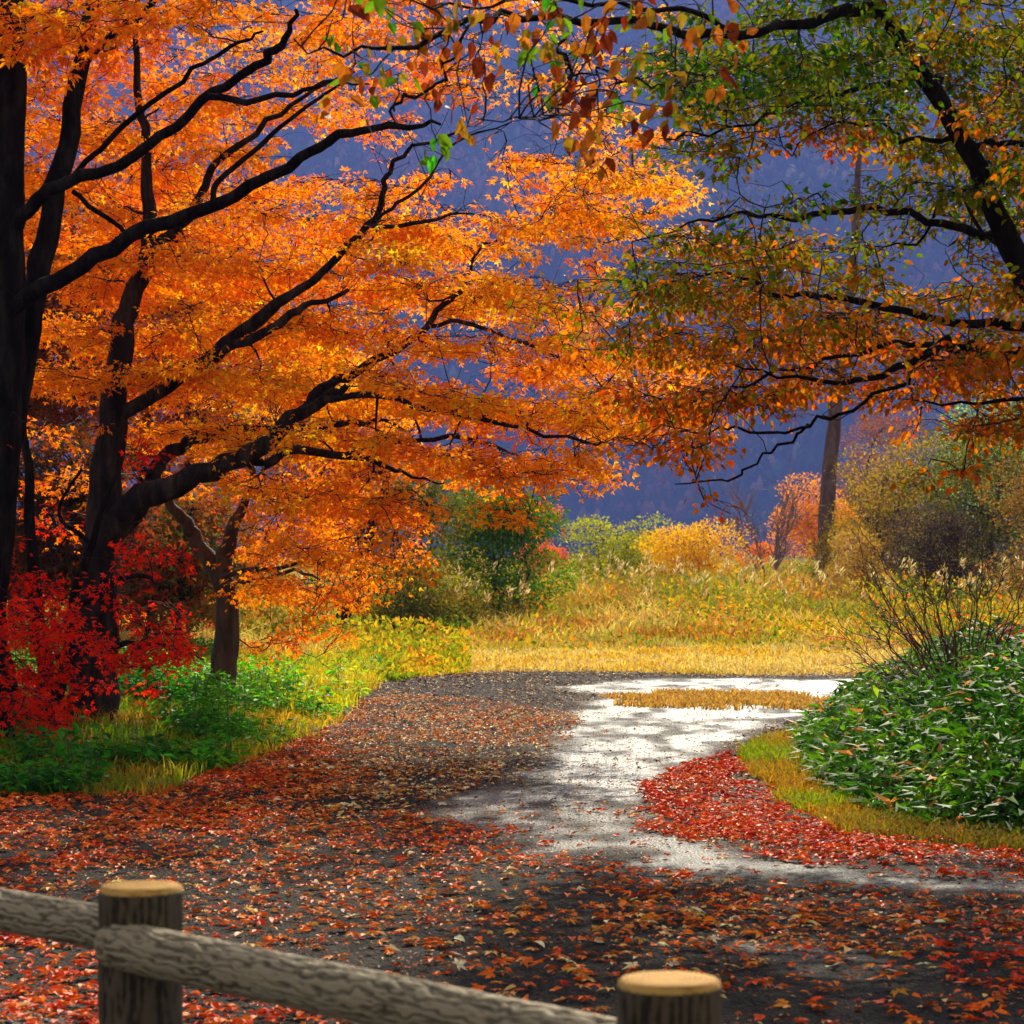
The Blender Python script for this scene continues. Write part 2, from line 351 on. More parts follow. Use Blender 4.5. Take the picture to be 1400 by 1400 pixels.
# haze
m, nt = new_mat('haze_air')
pv = nd(nt, 'ShaderNodeVolumePrincipled'); pv.inputs['Color'].default_value = (.20,.31,.90,1); pv.inputs['Density'].default_value = .00031; pv.inputs['Anisotropy'].default_value = .0
o = nd(nt, 'ShaderNodeOutputMaterial'); nt.links.new(pv.outputs[0], o.inputs['Volume'])
x0, x1, y0, y1, z0, z1 = -2500, 2500, -60, 2700, -1.5, 470
V = [(x0,y0,z0),(x1,y0,z0),(x1,y1,z0),(x0,y1,z0),(x0,y0,z1),(x1,y0,z1),(x1,y1,z1),(x0,y1,z1)]
tag(make_mesh('haze', V, np.array([[0,3,2,1],[4,5,6,7],[0,1,5,4],[1,2,6,5],[2,3,7,6],[3,0,4,7]]), m), kind='stuff')['label'] = 'blue haze in the valley air'

# ---------------------------------------------------------------- tree machinery
def limb_pts(pts, d0, d1, n=6, wob=.0, seed=0):
    pts = np.array(pts, float); t = np.linspace(0, 1, len(pts)); d = d0+(d1-d0)*t
    P = np.array([W(a[0], a[1], dd) for a, dd in zip(pts, d)]); R = pts[:,2]/2/F*d
    Q = spline(np.c_[P, R], n); P, R = Q[:,:3], np.maximum(Q[:,3], .002)
    if wob:
        s = np.arange(len(P)); nn = np.c_[vnoise(np.c_[s*.5, s*0], 1, seed), vnoise(np.c_[s*.5, s*0], 1, seed+5), vnoise(np.c_[s*.5, s*0], 1, seed+11)]-.5
        P = P+nn*wob*np.minimum(1, s/3)[:,None]
    return P, R
def wander(a, b, n, amp, sag=0.0):
    t = np.linspace(0, 1, n)[:,None]; L = np.linalg.norm(b-a)
    P = a+(b-a)*t
    o = rng.normal(0, 1, (n,3))*np.sin(t*math.pi)*amp*L
    mid = rng.normal(0, .12, 3)*L; mid[2] += sag*L
    return P+o+np.sin(t*math.pi)*mid
def add_sprays(tree, skel, skelR, sprays, leafsize, pal, wts, tone, nleaf=110, tpl=MAPLE, mat=None, up=.8, droop=.35, flat=.16, twmat=None,
               crown_label=None, twig_r=.011, outward=None, bare=0, tw_r=.0038):
    """sprays: (n,4) centre + radius.  Branches grow from the nearest wood to each spray, twigs spread through it, leaves sit along the twigs."""
    mat = mat or M_LEAF; twmat = twmat or M_TWIG
    sk = skel.copy(); skr = skelR.copy()
    T = Tubes(); C, D, N, S, Cl = [], [], [], [], []
    dd = np.array([np.min(((sk-s[:3])**2).sum(1)) for s in sprays]) if len(sprays) else np.zeros(0)
    for si in np.argsort(dd):
        c, r = sprays[si,:3], sprays[si,3]
        dist2 = ((sk-c)**2).sum(1); pen = np.where(sk[:,2] > c[2]+.1, 1.6, 1.0)
        j = int(np.argmin(dist2*pen)); L = math.sqrt(dist2[j]); a = sk[j]
        n = max(4, int(L/.12)+3); br = wander(a, c, n, .035, rng.normal(0, .06))
        r0 = min(skr[j]*.75, twig_r*(.55+.45*min(2.5, L))); R = np.linspace(max(r0, .004), .0035, n)
        T.add(br, R, 5 if r0 > .012 else 4)
        sk = np.vstack([sk, br[2:]]); skr = np.r_[skr, R[2:]]
        hd = c-a; hd[2] = 0; hn = math.atan2(hd[1], hd[0])
        tilt = rng.normal(0, .22, 2)
        nt_ = rng.integers(6, 10); per = max(3, int(nleaf*(r/.4)**2/nt_))
        tone_s = tone(c)
        for q in range(nt_):
            an = hn+rng.normal(0, 1.3); ln = r*rng.uniform(.55, 1.25)
            e = c+np.array([math.cos(an)*ln, math.sin(an)*ln, 0]); e[2] += tilt[0]*(e[0]-c[0])+tilt[1]*(e[1]-c[1])+rng.normal(0, flat*r*.8)-.1*ln
            st = br[rng.integers(max(1, n-4), n)]
            tw = wander(st, e, 5, .05); T.add(tw, np.linspace(tw_r, .0014, 5), 3)
            u = rng.random(per)**.8; base = np.stack([np.interp(u*4, np.arange(5), tw[:,k]) for k in range(3)], -1)
            side = rng.normal(0, 1, (per,3))*np.array([1,1,.45]); off = side*(.11*r+.02)*np.array([1,1,1.6 if flat > .1 else .9])+np.array([0,0,-.01])
            C.append(base+off); d_ = unit(side+unit(e-st+np.zeros((per,3)))*.7); d_[:,2] -= droop*rng.random(per)*2
            D.append(d_); nn = rng.normal(0, .55, (per,3)); nn[:,2] += up; N.append(nn)
            S.append(rng.uniform(.7, 1.25, per)*leafsize); Cl.append(palette(pal, wts, per, np.full(per, tone_s)+rng.normal(0, .06)))
    for q in range(bare):
        j = rng.integers(0, len(sk)); a = sk[j]; v = rng.normal(0, 1, 3); v[2] = abs(v[2])*.4; v /= np.linalg.norm(v)
        b = a+v*rng.uniform(.2, .7)*leafsize/.06; tw = wander(a, b, 5, .06); T.add(tw, np.linspace(.004, .0015, 5), 3)
    o = T.build('twigs', twmat, tree)
    if o: o['kind'] = 'stuff'
    if C:
        V, Fa, cc = leaves(np.concatenate(C), np.concatenate(D), np.concatenate(N), np.concatenate(S), np.concatenate(Cl), tpl)
        o = make_mesh('crown', V, Fa, mat, tree, col=cc)
        if crown_label: o['label'] = crown_label
    return sk
def build_tree(name, label, cat, base, trunk, limbs, mat=M_BARK, group=None):
    t = thing(name, label, cat, base, group)
    S, R = [], []
    for idx, (pts, d0, d1, nm) in enumerate([(trunk[0], trunk[1], trunk[2], 'trunk')]+[(l[0], l[1], l[2], 'limb') for l in limbs]):
        P, r = limb_pts(pts, d0, d1, 7 if nm == 'trunk' else 6, .05 if nm == 'limb' else .03, idx*7+len(label))
        if nm == 'trunk': r = r*(1+.35*np.exp(-np.arange(len(r))/2.5))
        tb = Tubes(); tb.add(P, r, 26 if r.max() > .1 else 10, .2 if r.max() > .1 else .15, idx); tb.build(nm, mat, t)
        S.append(P); R.append(r)
    return t, np.vstack(S), np.concatenate(R)
def layered(A, sp, jit, slope=.06):
    # boughs grow in flat tiers: pull each spray towards the nearest tier
    s = A[:,2]+slope*A[:,0]+.5*(fbm(A[:,:2], .45, 140)-.5)
    off = sp*(np.round(s/sp)-s/sp); A = A.copy(); A[:,2] += off*.82+rng.normal(0, jit, len(A)); return A
def map_sprays(rows, x0, y0, cell, per, dfun, rad, maxv=9.0, pw=1.15):
    out = []
    for r, row in enumerate(rows):
        for c, ch in enumerate(row):
            v = int(ch) if ch.isdigit() else 0
            if not v: continue
            n = per*(v/maxv)**pw; n = int(n)+(rng.random() < n-int(n))
            for _ in range(n):
                px = x0+(c+rng.random())*cell; py = y0+(r+rng.random())*cell; d = dfun(px, py)
                out.append([*W(px, py, d), rad(v)])
    return np.array(out)

ORANGE = [(212,54,4),(240,96,2),(252,132,2),(254,158,4),(254,194,18),(206,176,16)]
# --- big orange maple (main trunk by the verge)
C_tr = [(118,1015,84),(127,940,64),(132,850,56),(138,760,52),(141,690,48),(150,610,40),(158,540,36),(165,470,32),(173,425,28),(196,370,24),(205,325,21),(201,250,17),(200,190,14),(190,130,10),(185,50,8),(190,-120,5)]
C_l = [
 ([(200,350,16),(235,320,15),(268,285,13),(285,235,11),(330,195,9),(385,155,7),(430,125,5),(480,100,3)], 21.72, 20.36),
 ([(145,740,46),(170,705,42),(192,680,38),(254,657,30),(309,635,26),(360,607,24),(398,573,20),(442,546,15),(470,530,8)], 21.72, 20.82),
 ([(195,680,24),(223,630,20),(260,604,17),(302,592,15),(370,585,12),(460,583,10),(518,576,6),(560,590,3)], 21.90, 22.62),
 ([(360,637,14),(405,618,13),(480,627,10),(530,636,7),(565,652,4),(610,660,2)], 21.27, 22.17),
 ([(330,628,12),(345,632,11),(362,636,12)], 21.36, 21.36),
 ([(160,570,20),(230,525,20),(308,473,21),(363,428,18),(410,395,12),(460,355,11),(505,309,10),(525,267,8),(530,233,7),(566,202,5),(640,175,3)], 21.72, 19.91),
 ([(308,478,12),(350,458,13),(395,432,12),(430,415,8),(480,395,5)], 21.18, 20.82),
 ([(505,309,6),(545,306,6),(590,300,5),(625,290,3),(670,292,2)], 20.45, 20.82),
 ([(515,300,5),(545,282,5),(585,240,4),(635,190,3),(700,170,2)], 20.36, 19.91),
 ([(398,573,15),(430,542,14),(462,520,13),(501,501,12),(545,478,11),(583,446,9),(607,418,8),(628,400,7),(640,372,5),(655,345,4),(690,322,3),(760,300,2)], 21.00, 21.72),
 ([(583,446,6),(640,441,6),(700,462,5),(768,487,4),(803,511,3),(840,545,2)], 21.36, 22.17),
 ([(442,546,10),(520,545,8),(590,560,8),(650,573,7),(720,588,5),(800,603,4),(832,604,2)], 20.82, 20.36),
 ([(460,625,8),(560,600,7),(640,600,6),(690,618,4),(730,640,3)], 21.72, 22.62)]
tC, skC, srC = build_tree('maple_tree', 'large orange maple with leaning dark trunk rising from the green verge at left', 'tree', (*W(118,1015,21.7)[:2], 0.05), (C_tr, 21.72, 21.72), C_l, M_BARKC)
# crown coverage in 50 px squares: column 0 at x=0, row 0 at y=0
LM = ["5677777766655444432",
      "5776655666665444541",
      "6774466665655544650",
      "8877666620011003463",
      "8887778510641167861",
      "8888888863862578984",
      "8888888988898866652",
      "8888888999999834431",
      "8888899999999996520",
      "8888899999622598742",
      "7778999999976989986",
      "5555899999999999984",
      "4444778877768999500",
      "3333568899944653000",
      "2222225888500000000",
      "1111123678720000000",
      "0000003655000000000"]
def dC(px, py): return 21.9+(px < 500)*rng.uniform(-1, 3.5)+(px >= 500)*rng.uniform(-2.2, 1.8)+(0 if py > 150 else rng.uniform(-1, 1))
spC = map_sprays(LM, 0, 0, 50, 4.0, dC, lambda v: rng.uniform(.14, .24) if v < 6 else rng.uniform(.26, .44), pw=1.4)
spC = layered(spC, .46, .035)
_px = HX+spC[:,0]/spC[:,1]*F; _py = HY-(spC[:,2]-CH)/spC[:,1]*F
spC = spC[~((_px > 215) & (_px < 350) & (_py > 655) & (_py < 830))]
extra = np.array([[*W(rng.uniform(-250, 700), rng.uniform(-520, -20), rng.uniform(20.5, 26)), rng.uniform(.4, .6)] for _ in range(90)])
def toneC(c):
    px = HX+c[0]/c[1]*F; py = HY-(c[2]-CH)/c[1]*F
    t = .12+.95*fbm(c[None], 1.1, 15)[0]+.1*(px > 250)
    t += .17*math.exp(-(((px-400)/200)**2+((py-560)/120)**2)) - .12*(px < 220) + .1*math.exp(-(((px-860)/90)**2+((py-270)/60)**2)) - .15*(py > 640)
    return float(np.clip(t, 0, 1))
add_sprays(tC, skC, srC, np.vstack([spC, extra]), .048, ORANGE, [1.6,3.5,6,7,4,1], toneC, 190, crown_label='orange leaves in flat layers', bare=1500, flat=.07, twig_r=.017)

# --- twin stemmed tree at the left edge
A_tr = [(-35,1040,90),(-28,850,70),(-12,700,62),(4,560,54),(10,400,46),(14,250,42),(16,70,37),(10,-80,30),(20,-300,20),(30,-500,10)]
A_l = [
 ([(-12,700,38),(15,600,36),(45,430,33),(62,330,31),(85,220,28),(108,110,24),(125,0,20),(150,-200,14),(160,-400,7)], 20.2, 20.6),
 ([(6,428,26),(60,395,24),(130,350,22),(200,312,20),(290,278,18),(370,240,16),(430,200,14),(480,180,12),(560,175,8),(600,165,4)], 20, 17.5),
 ([(14,325,20),(38,285,20),(65,257,19),(110,243,17),(180,215,15),(240,170,14),(290,130,13),(350,95,12),(375,68,12),(395,45,8),(410,10,5)], 20, 18),
 ([(285,132,10),(340,136,9),(400,127,7),(440,112,5),(480,98,3)], 18.6, 18.2),
 ([(98,244,8),(160,180,8),(230,125,7),(280,82,6),(330,60,5),(360,40,3)], 20, 19),
 ([(112,90,11),(155,45,11),(215,0,10),(300,-60,7),(380,-140,4)], 20.5, 19),
 ([(100,262,7),(135,290,7),(178,322,6),(240,330,3)], 20.4, 21),
 ([(290,278,9),(305,240,8),(350,205,7),(400,160,6),(455,120,4),(500,110,2)], 18.9, 19.5)]
tA, skA, srA = build_tree('tall_tree', 'tall dark tree with two near-black stems at the left edge of the photo', 'tree', (*W(-35,1040,20)[:2], 0), (A_tr, 20, 20), A_l)
AM = ["78875420000000",
      "7886300000000",
      "3200000000000"]
spA = map_sprays(AM, -40, -20, 50, 3.2, lambda x, y: rng.uniform(18, 20.5), lambda v: rng.uniform(.2, .34))
ex = np.array([[*W(rng.uniform(-350, 420), rng.uniform(-480, -70), rng.uniform(17.5, 22.5)), rng.uniform(.35, .5)] for _ in range(45)])
ex2 = np.array([[*W(rng.uniform(-400, -60), rng.uniform(-100, 500), rng.uniform(18, 22)), rng.uniform(.35, .5)] for _ in range(12)])
add_sprays(tA, skA, srA, np.vstack([spA, ex, ex2]), .075, ORANGE, [3,5,5,4,2,2.5], lambda c: float(np.clip(.1+.9*fbm(c[None], 1.1, 5)[0], 0, 1)), 75, MAPLE5, bare=60)

# --- crooked forked tree
D_tr = [(297,978,52),(303,925,42),(311,870,38),(308,812,37),(294,778,32),(272,746,24),(255,715,20),(232,690,15),(222,650,10),(235,600,6)]
D_l = [([(298,795,26),(308,757,23),(319,722,19),(332,690,12),(346,655,9),(340,612,6),(360,570,4)], 25, 24.6),
       ([(290,792,9),(330,782,7),(390,775,6),(450,765,4),(480,770,2)], 25, 24),
       ([(300,800,7),(340,796,6),(400,780,5),(440,790,3)], 25, 23.8)]
tD, skD, srD = build_tree('forked_tree', 'small crooked tree forking low, beside the bigger orange maple', 'tree', (*W(297,978,25)[:2], .1), ([(p_[0], p_[1], p_[2]*.86) for p_ in D_tr], 25, 25), D_l, M_BARK2)
DM = ["22344","23578","13678","02588","01475","00321"]
spD = map_sprays(DM, 230, 620, 50, 2.6, lambda x, y: rng.uniform(25, 27), lambda v: rng.uniform(.22, .36))
_px = HX+spD[:,0]/spD[:,1]*F; _py = HY-(spD[:,2]-CH)/spD[:,1]*F; spD = spD[~((_px < 352) & (_py > 665))]
add_sprays(tD, skD, srD, spD, .06, ORANGE, [3,5,6,4,2,1], lambda c: float(np.clip(.1+.7*fbm(c[None], 1.1, 8)[0], 0, 1)), 95, bare=60)

# --- red maple, several thin stems
R_tr = [(58,1010,30),(62,930,24),(50,840,20),(42,740,16),(40,640,12),(30,560,8),(40,500,5)]
R_l = [([(66,1000,22),(95,900,18),(105,820,14),(130,740,10),(150,660,6),(170,620,3)], 21, 21),
       ([(20,1000,22),(10,900,16),(-15,800,12),(-30,700,8),(-40,600,5)], 21, 20.5),
       ([(62,900,10),(130,890,9),(190,880,7),(240,890,4),(275,900,2)], 21, 20.2),
       ([(102,830,8),(150,800,8),(190,790,6),(230,800,3)], 21, 20.3),
       ([(125,745,6),(80,700,5),(110,640,4)], 21, 21.5)]
tR, skR, srR = build_tree('red_maple', 'bright red maple with thin stems low at the left edge', 'tree', (*W(58,1010,21)[:2], .05), (R_tr, 21, 21), R_l)
RM = ["31121000000000",
      "21110000000000",
      "11234200000000",
      "01111254000000",
      "22211136100000",
      "11100112000000",
      "11121000000000",
      "23311263000000",
      "11111278500000",
      "24553344521000",
      "69855443310000",
      "67765435762000",
      "98643335888700",
      "99743113788830",
      "99863212255300",
      "89961110110000",
      "69971100000000"]
RM = [r[::1] for r in RM]
spR = map_sprays(RM, -20, 500, 30, 1.6, lambda x, y: rng.uniform(19.6, 22.2), lambda v: rng.uniform(.10, .2))
spR = spR[(HX+spR[:,0]/spR[:,1]*F < 262)]
_py = HY-(spR[:,2]-CH)/spR[:,1]*F; spR = spR[(_py > 660) | (rng.random(len(spR)) < .35)]
spR = np.vstack([spR, [[*W(rng.uniform(-20, 110), rng.uniform(810, 985), rng.uniform(18.6, 20.4)), rng.uniform(.12, .22)] for _ in range(26)], [[*W(rng.uniform(110, 265), 850+rng.uniform(0, 1)*70, rng.uniform(19, 20.4)), rng.uniform(.12, .2)] for _ in range(15)]])
exr = np.array([[*W(rng.uniform(-320, -20), rng.uniform(520, 980), rng.uniform(19.6, 22)), rng.uniform(.2, .35)] for _ in range(50)])
add_sprays(tR, skR, srR, np.vstack([spR, exr]), .041, [(190,14,2),(236,34,2),(254,52,4),(254,84,6),(248,120,10)], [1.5,4,6,3,.6], lambda c: float(np.clip(.1+.8*fbm(c[None], 1.6, 2)[0], 0, 1)), 260, MAPLE5, bare=120, twig_r=.007)

# --- right hand tree, trunk outside the frame
K_tr = [(1610,1160,150),(1590,950,115),(1560,720,95),(1500,540,76),(1440,430,58),(1400,370,44),(1370,310,37),(1340,240,33),(1290,145,29),(1240,75,26),(1200,12,24),(1170,-60,19),(1150,-200,13),(1160,-350,6)]
K_l = [
 ([(1205,8,24),(1150,18,21),(1080,35,18),(1010,48,17),(940,50,15),(860,30,14),(760,25,12),(690,18,11),(620,38,10),(540,66,8),(470,70,5),(400,62,3)], 13.2, 10),
 ([(1010,48,10),(930,15,9),(840,5,8),(740,-5,7),(640,10,5),(560,5,3)], 12.4, 10.5),
 ([(778,28,6),(768,70,6),(780,105,6),(781,125,5),(758,150,4),(730,160,3),(660,165,2)], 10.9, 10.3),
 ([(780,103,4),(810,96,4),(850,110,4),(895,118,3),(935,122,2)], 10.8, 10.8),
 ([(640,36,5),(610,90,5),(597,124,5),(560,132,6),(541,148,5),(530,175,3),(500,190,2)], 10.6, 10.2),
 ([(1375,328,18),(1340,318,15),(1270,300,13),(1190,285,12),(1110,297,10),(1040,292,7),(980,300,5),(920,315,3),(860,330,2)], 14, 15.2),
 ([(1490,455,30),(1400,442,17),(1330,440,14),(1240,425,13),(1150,410,11),(1080,400,9),(1047,394,7),(999,377,5),(920,384,3)], 14, 14.6),
 ([(1530,540,36),(1460,492,26),(1400,483,20),(1330,478,18),(1290,470,17),(1250,495,13),(1190,515,11),(1130,520,8),(1060,510,5),(1000,505,3)], 14.2, 13),
 ([(1300,472,11),(1220,468,9),(1150,490,7),(1090,505,6),(1030,520,5),(990,545,3),(960,590,2)], 13.9, 14.5),
 ([(1260,490,8),(1230,530,7),(1180,549,6),(1129,570,6),(1091,583,5),(1050,594,5),(989,587,4),(965,597,2)], 13.9, 14.6),
 ([(1105,580,5),(1082,603,5),(1040,625,4),(1010,650,4),(970,658,3),(920,664,2)], 14.3, 14.9),
 ([(1283,125,13),(1273,104,12),(1211,110,10),(1126,130,8),(1074,147,6),(1030,165,5),(965,182,4),(900,190,2)], 13.6, 14.8),
 ([(1315,192,14),(1350,198,12),(1400,199,10),(1480,185,6),(1560,150,3)], 13.8, 14.5),
 ([(1308,186,10),(1242,195,7),(1222,176,5),(1160,165,4),(1125,175,3),(1080,210,2)], 13.8, 15),
 ([(1500,560,12),(1400,546,8),(1314,554,5),(1250,551,3)], 14, 15),
 ([(1345,320,6),(1300,260,6),(1250,330,4),(1180,340,2)], 14.2, 15.5)]
K_l = [([(p_[0], p_[1], p_[2]*.82) for p_ in l_[0]], l_[1], l_[2]) for l_ in K_l]; K_tr = [(p_[0], p_[1], p_[2]*.86) for p_ in K_tr]
tK, skK, srK = build_tree('oak_tree', 'overhanging olive and rust leaved tree leaning in from the right side', 'tree', (*W(1610,1160,14)[:2], 0), (K_tr, 14, 13.4), K_l)
KM = ["0012555667777776678",
      "0001478888777765668",
      "0001588887777777778",
      "0000356456677788788",
      "0000002210367676765",
      "0000012321345654445",
      "0013455543333322333",
      "0025677665543200134",
      "0246788877766655666",
      "0125788988777777777",
      "0013688754566665455",
      "0003783100035673233",
      "0000430000024442111",
      "0000010000001000000"]
def dK(px, py): return 14.2+(rng.uniform(.15, 2.3) if rng.random() < .8 else rng.uniform(-1.5, 0))
spK = map_sprays(KM, 690, 0, 50, 6.5, dK, lambda v: rng.uniform(.12, .18) if v < 5 else rng.uniform(.15, .25), pw=1.2)
spK = layered(spK, .30, .025, -.05)
exk = np.array([[*W(rng.uniform(800, 1900), rng.uniform(-600, -10), rng.uniform(12, 17)), rng.uniform(.3, .45)] for _ in range(130)])
exk2 = np.array([[*W(rng.uniform(1405, 1900), rng.uniform(0, 560), rng.uniform(12, 17)), rng.uniform(.3, .45)] for _ in range(90)])
OLIVE = [(224,50,3),(244,92,3),(234,124,6),(186,104,8),(150,116,8),(122,124,8),(88,116,8),(54,98,8)]
def toneK(c):
    px = HX+c[0]/c[1]*F; py = HY-(c[2]-CH)/c[1]*F
    t = .2+.75*fbm(c[None], 1.5, 25)[0]
    t += .3*(py < 150)*(px < 1250)+.2*(py < 320)+.2*math.exp(-(((px-870)/70)**2+((py-400)/110)**2))-.25*max(0, min(1, (py-380)/120))
    t -= .5*math.exp(-(((px-1110)/70)**2+((py-185)/45)**2))+.4*math.exp(-(((px-1350)/60)**2+((py-165)/30)**2))
    return float(np.clip(t, 0, 1))
add_sprays(tK, skK, srK, np.vstack([spK, exk, exk2]), .046, OLIVE, [2,3.5,3.5,3,3,3.5,3,2.5], toneK, 200, BROAD, tw_r=.0022, mat=M_LEAFG, bare=250, droop=.6, up=.6, twig_r=.0048)
# larger, nearer leaves hanging from the overhead limb of the same tree
NM = ["01455555554332210000",
      "02454445544222100000",
      "00343333453320000000",
      "00002200453200000000",
      "00001000340000000000"]
spots = map_sprays(NM, 350, -15, 50, 3.0, lambda x, y: rng.uniform(9.8, 11.4), lambda v: rng.uniform(.06, .12))
skN = np.vstack([limb_pts(K_l[q][0], K_l[q][1], K_l[q][2])[0] for q in (0, 1, 2, 3, 4)])
T = Tubes(); C, D, N, S, Cl = [], [], [], [], []
for s in spots:
    j = int(np.argmin(((skN-s[:3])**2).sum(1)))
    br = wander(skN[j], s[:3], 7, .04, .1); T.add(br, np.linspace(.0045, .002, 7), 4)
    n = rng.integers(5, 10); C.append(s[:3]+rng.normal(0, .045, (n,3))); d_ = rng.normal(0, .55, (n,3)); d_[:,2] -= 1.0
    D.append(d_); N.append(rng.normal(0, .6, (n,3))+np.array([0,-.6,.5])); S.append(rng.uniform(.05, .09, n))
    Cl.append(palette([(150,60,14),(124,46,14),(176,96,20),(160,124,24),(104,140,20),(60,140,22),(70,170,28)], [3,3,3,2,2,2,1.2], n, np.full(n, rng.random())))
o = T.build('twigs', M_TWIG, tK); o['kind'] = 'stuff'
V, Fa, cc = leaves(np.concatenate(C), np.concatenate(D), np.concatenate(N), np.concatenate(S), np.concatenate(Cl), BROAD)
tag(make_mesh('leaves', V, Fa, M_LEAFG, tK, col=cc), 'larger green and rust leaves hanging from the overhead limb', kind='stuff')

# ---------------------------------------------------------------- far shrubs and trees: stems plus a crown of lobes
def lobed(name, label, cat, px, base_y, d, wpx, top_y, pal, wts, nl, ls, lobes=9, trunk_r=.05, mat=None, group=None, seed=0, bot=.15, bark=M_BARK2, hollow=.55, tpl=OVAL, nstem=3):
    mat = mat or M_LEAFG
    global rng
    rng = np.random.default_rng(500+seed)
    x = (px-HX)/F*d; g = float(ground_h(np.array([[x, d]]))[0]); topz = CH-(top_y-HY)/F*d; H = topz-g; rw = wpx/2/F*d
    t = thing(name, label, cat, (x, d, g), group)
    tb = Tubes(); cen = []
    for q in range(lobes):
        u = max(.03, rng.uniform(bot+.15, .86)); an = rng.uniform(0, 6.28); rr = rw*rng.uniform(.25, .72)*math.sqrt(max(.1, 1-(2*abs(u-.45))**2*.8))
        cen.append([x+math.cos(an)*rr, d+math.sin(an)*rr, g+H*u, min(rw*.5, H*.27)*rng.uniform(.6, 1.2)])
    cen = np.array(cen)
    for st in range(nstem):
        an = st*2.1+rng.random(); b0 = np.array([x+.06*math.cos(an)*nstem*.5*(nstem > 1), d+.06*math.sin(an)*(nstem > 1), g-.03]); e = np.array([x+rw*.25*math.cos(an)*(nstem > 1), d+rw*.25*math.sin(an)*(nstem > 1), g+H*.8])
        P = wander(b0, e, 12, .02); tb.add(P, np.linspace(trunk_r, trunk_r*.25, 12), 7, .1, st)
        if st == 0: main = P
    tb.build('trunk', bark, t)
    tb = Tubes()
    for c in cen:
        j = int(np.argmin(((main-c[:3])**2).sum(1)-main[:,2]*0+(main[:,2] > c[2])*9)); P = wander(main[j], c[:3], 7, .04); tb.add(P, np.linspace(trunk_r*.4, .006, 7), 5)
        for _ in range(5):
            v = rng.normal(0, 1, 3); v /= np.linalg.norm(v); tb.add(wander(P[4], c[:3]+v*c[3], 5, .05), np.linspace(.01, .004, 5), 3)
    o = tb.build('twigs', bark, t); o['kind'] = 'stuff'
    wl = cen[:,3]**2; idx = rng.choice(len(cen), nl, p=wl/wl.sum()); v = unit(rng.normal(0, 1, (nl,3)))
    rr = cen[idx,3]*(hollow+(1-hollow)*rng.random(nl)**.5)*(1+.35*(fbm(cen[idx,:3]*3+v*1.7, 1.3, seed)-.5)*2)
    C = cen[idx,:3]+v*rr[:,None]*np.array([1.35,1.35,.74]); ok = C[:,2] > g+.05; C, v, idx = C[ok], v[ok], idx[ok]; n = len(C)
    tone = np.clip(.15+.7*fbm(C, 1.0/max(.3, rw*.5), seed+3), 0, 1)
    V, Fa, cc = leaves(C, v+rng.normal(0, .8, (n,3)), v*.6+rng.normal(0, .6, (n,3))+np.array([0,0,.5]), rng.uniform(.7, 1.3, n)*ls, palette(pal, wts, n, tone), tpl)
    make_mesh('crown', V, Fa, mat, t, col=cc)
    return t
GRN = [(70,78,12),(100,104,14),(140,130,18),(150,96,20),(80,56,18)]
lobed('olive_tree_bush', 'dark olive leafy tree behind the orange branches, left of the brighter green one', 'tree', 570, 805, 46, 200, 625, GRN, [4,4,2,3,2], 20000, .075, 34, .035, seed=1, bot=-.35)
lobed('green_tree', 'mid green tree standing just right of the dark olive one', 'tree', 682, 795, 50, 165, 640, [(50,92,8),(84,122,10),(124,142,16),(170,140,20)], [4,4,2,1], 17000, .075, 30, .035, seed=2, bot=-.35)
lobed('rust_shrub', 'orange pink shrub at the right end of the green trees', 'shrub', 738, 770, 56, 70, 675, [(206,86,40),(226,116,46),(190,90,60),(150,110,40)], [3,3,2,1], 2500, .07, 8, .03, seed=3)
lobed('rounded_shrub', 'rounded yellow green shrub in the meadow centre in front of the blue mountain', 'shrub', 838, 784, 74, 190, 704, [(120,132,4),(166,168,6),(200,184,10),(124,108,14)], [3,5,3,1], 16000, .085, 30, .04, seed=4, bot=-.3)
lobed('golden_shrub', 'golden yellow shrub touching the right side of the rounded green shrub', 'shrub', 945, 786, 70, 170, 710, [(226,160,4),(240,186,6),(196,160,16),(150,124,20)], [4,4,2,1], 11000, .08, 26, .04, seed=5, bot=-.3)
lobed('orange_tree', 'small orange leaved tree directly behind the tall bare pine trunk', 'tree', 1118, 775, 92, 110, 645, [(226,130,20),(240,156,30),(206,104,26),(170,120,40)], [4,4,2,1], 8000, .1, 13, .07, seed=6, nstem=2)
lobed('rust_bush', 'low orange bush left of the pine trunk foot', 'shrub', 1035, 775, 84, 60, 740, [(230,120,24),(214,150,40)], [3,2], 1500, .08, 6, .02, seed=16)
lobed('reddish_tree', 'hazy dull red tree above the dark thicket right of the pine', 'tree', 1200, 775, 110, 150, 545, [(130,70,50),(150,90,56),(110,70,46),(130,110,50)], [3,3,2,1], 14000, .11, 14, .09, seed=7, nstem=1)
lobed('olive_tree', 'olive yellow tree in the thicket behind the bare shrub', 'tree', 1235, 800, 76, 210, 600, [(150,136,10),(184,144,14),(96,100,12),(150,76,14)], [4,3,3,2], 24000, .09, 30, .07, seed=8, bot=-.1, nstem=2)
lobed('dark_thicket_tree', 'dark green grey tree at the right edge of the thicket', 'tree', 1360, 808, 68, 260, 570, [(70,74,12),(104,104,14),(160,130,16),(176,86,12)], [4,3,2,2], 26000, .085, 34, .07, seed=9, bot=-.1, nstem=2)
lobed('yellow_green_pine', 'light green tree seen between rust leaves near the right edge', 'tree', 1375, 780, 120, 210, 525, [(120,170,40),(156,196,50),(90,130,40)], [3,3,2], 14000, .12, 14, .1, seed=10, nstem=1)
lobed('brown_thicket_shrub', 'brown purple low shrub below the olive tree', 'shrub', 1290, 790, 64, 150, 700, [(84,56,52),(64,48,44),(104,84,44),(70,70,34)], [3,3,2,2], 9000, .07, 18, .04, seed=11, bot=-.1)
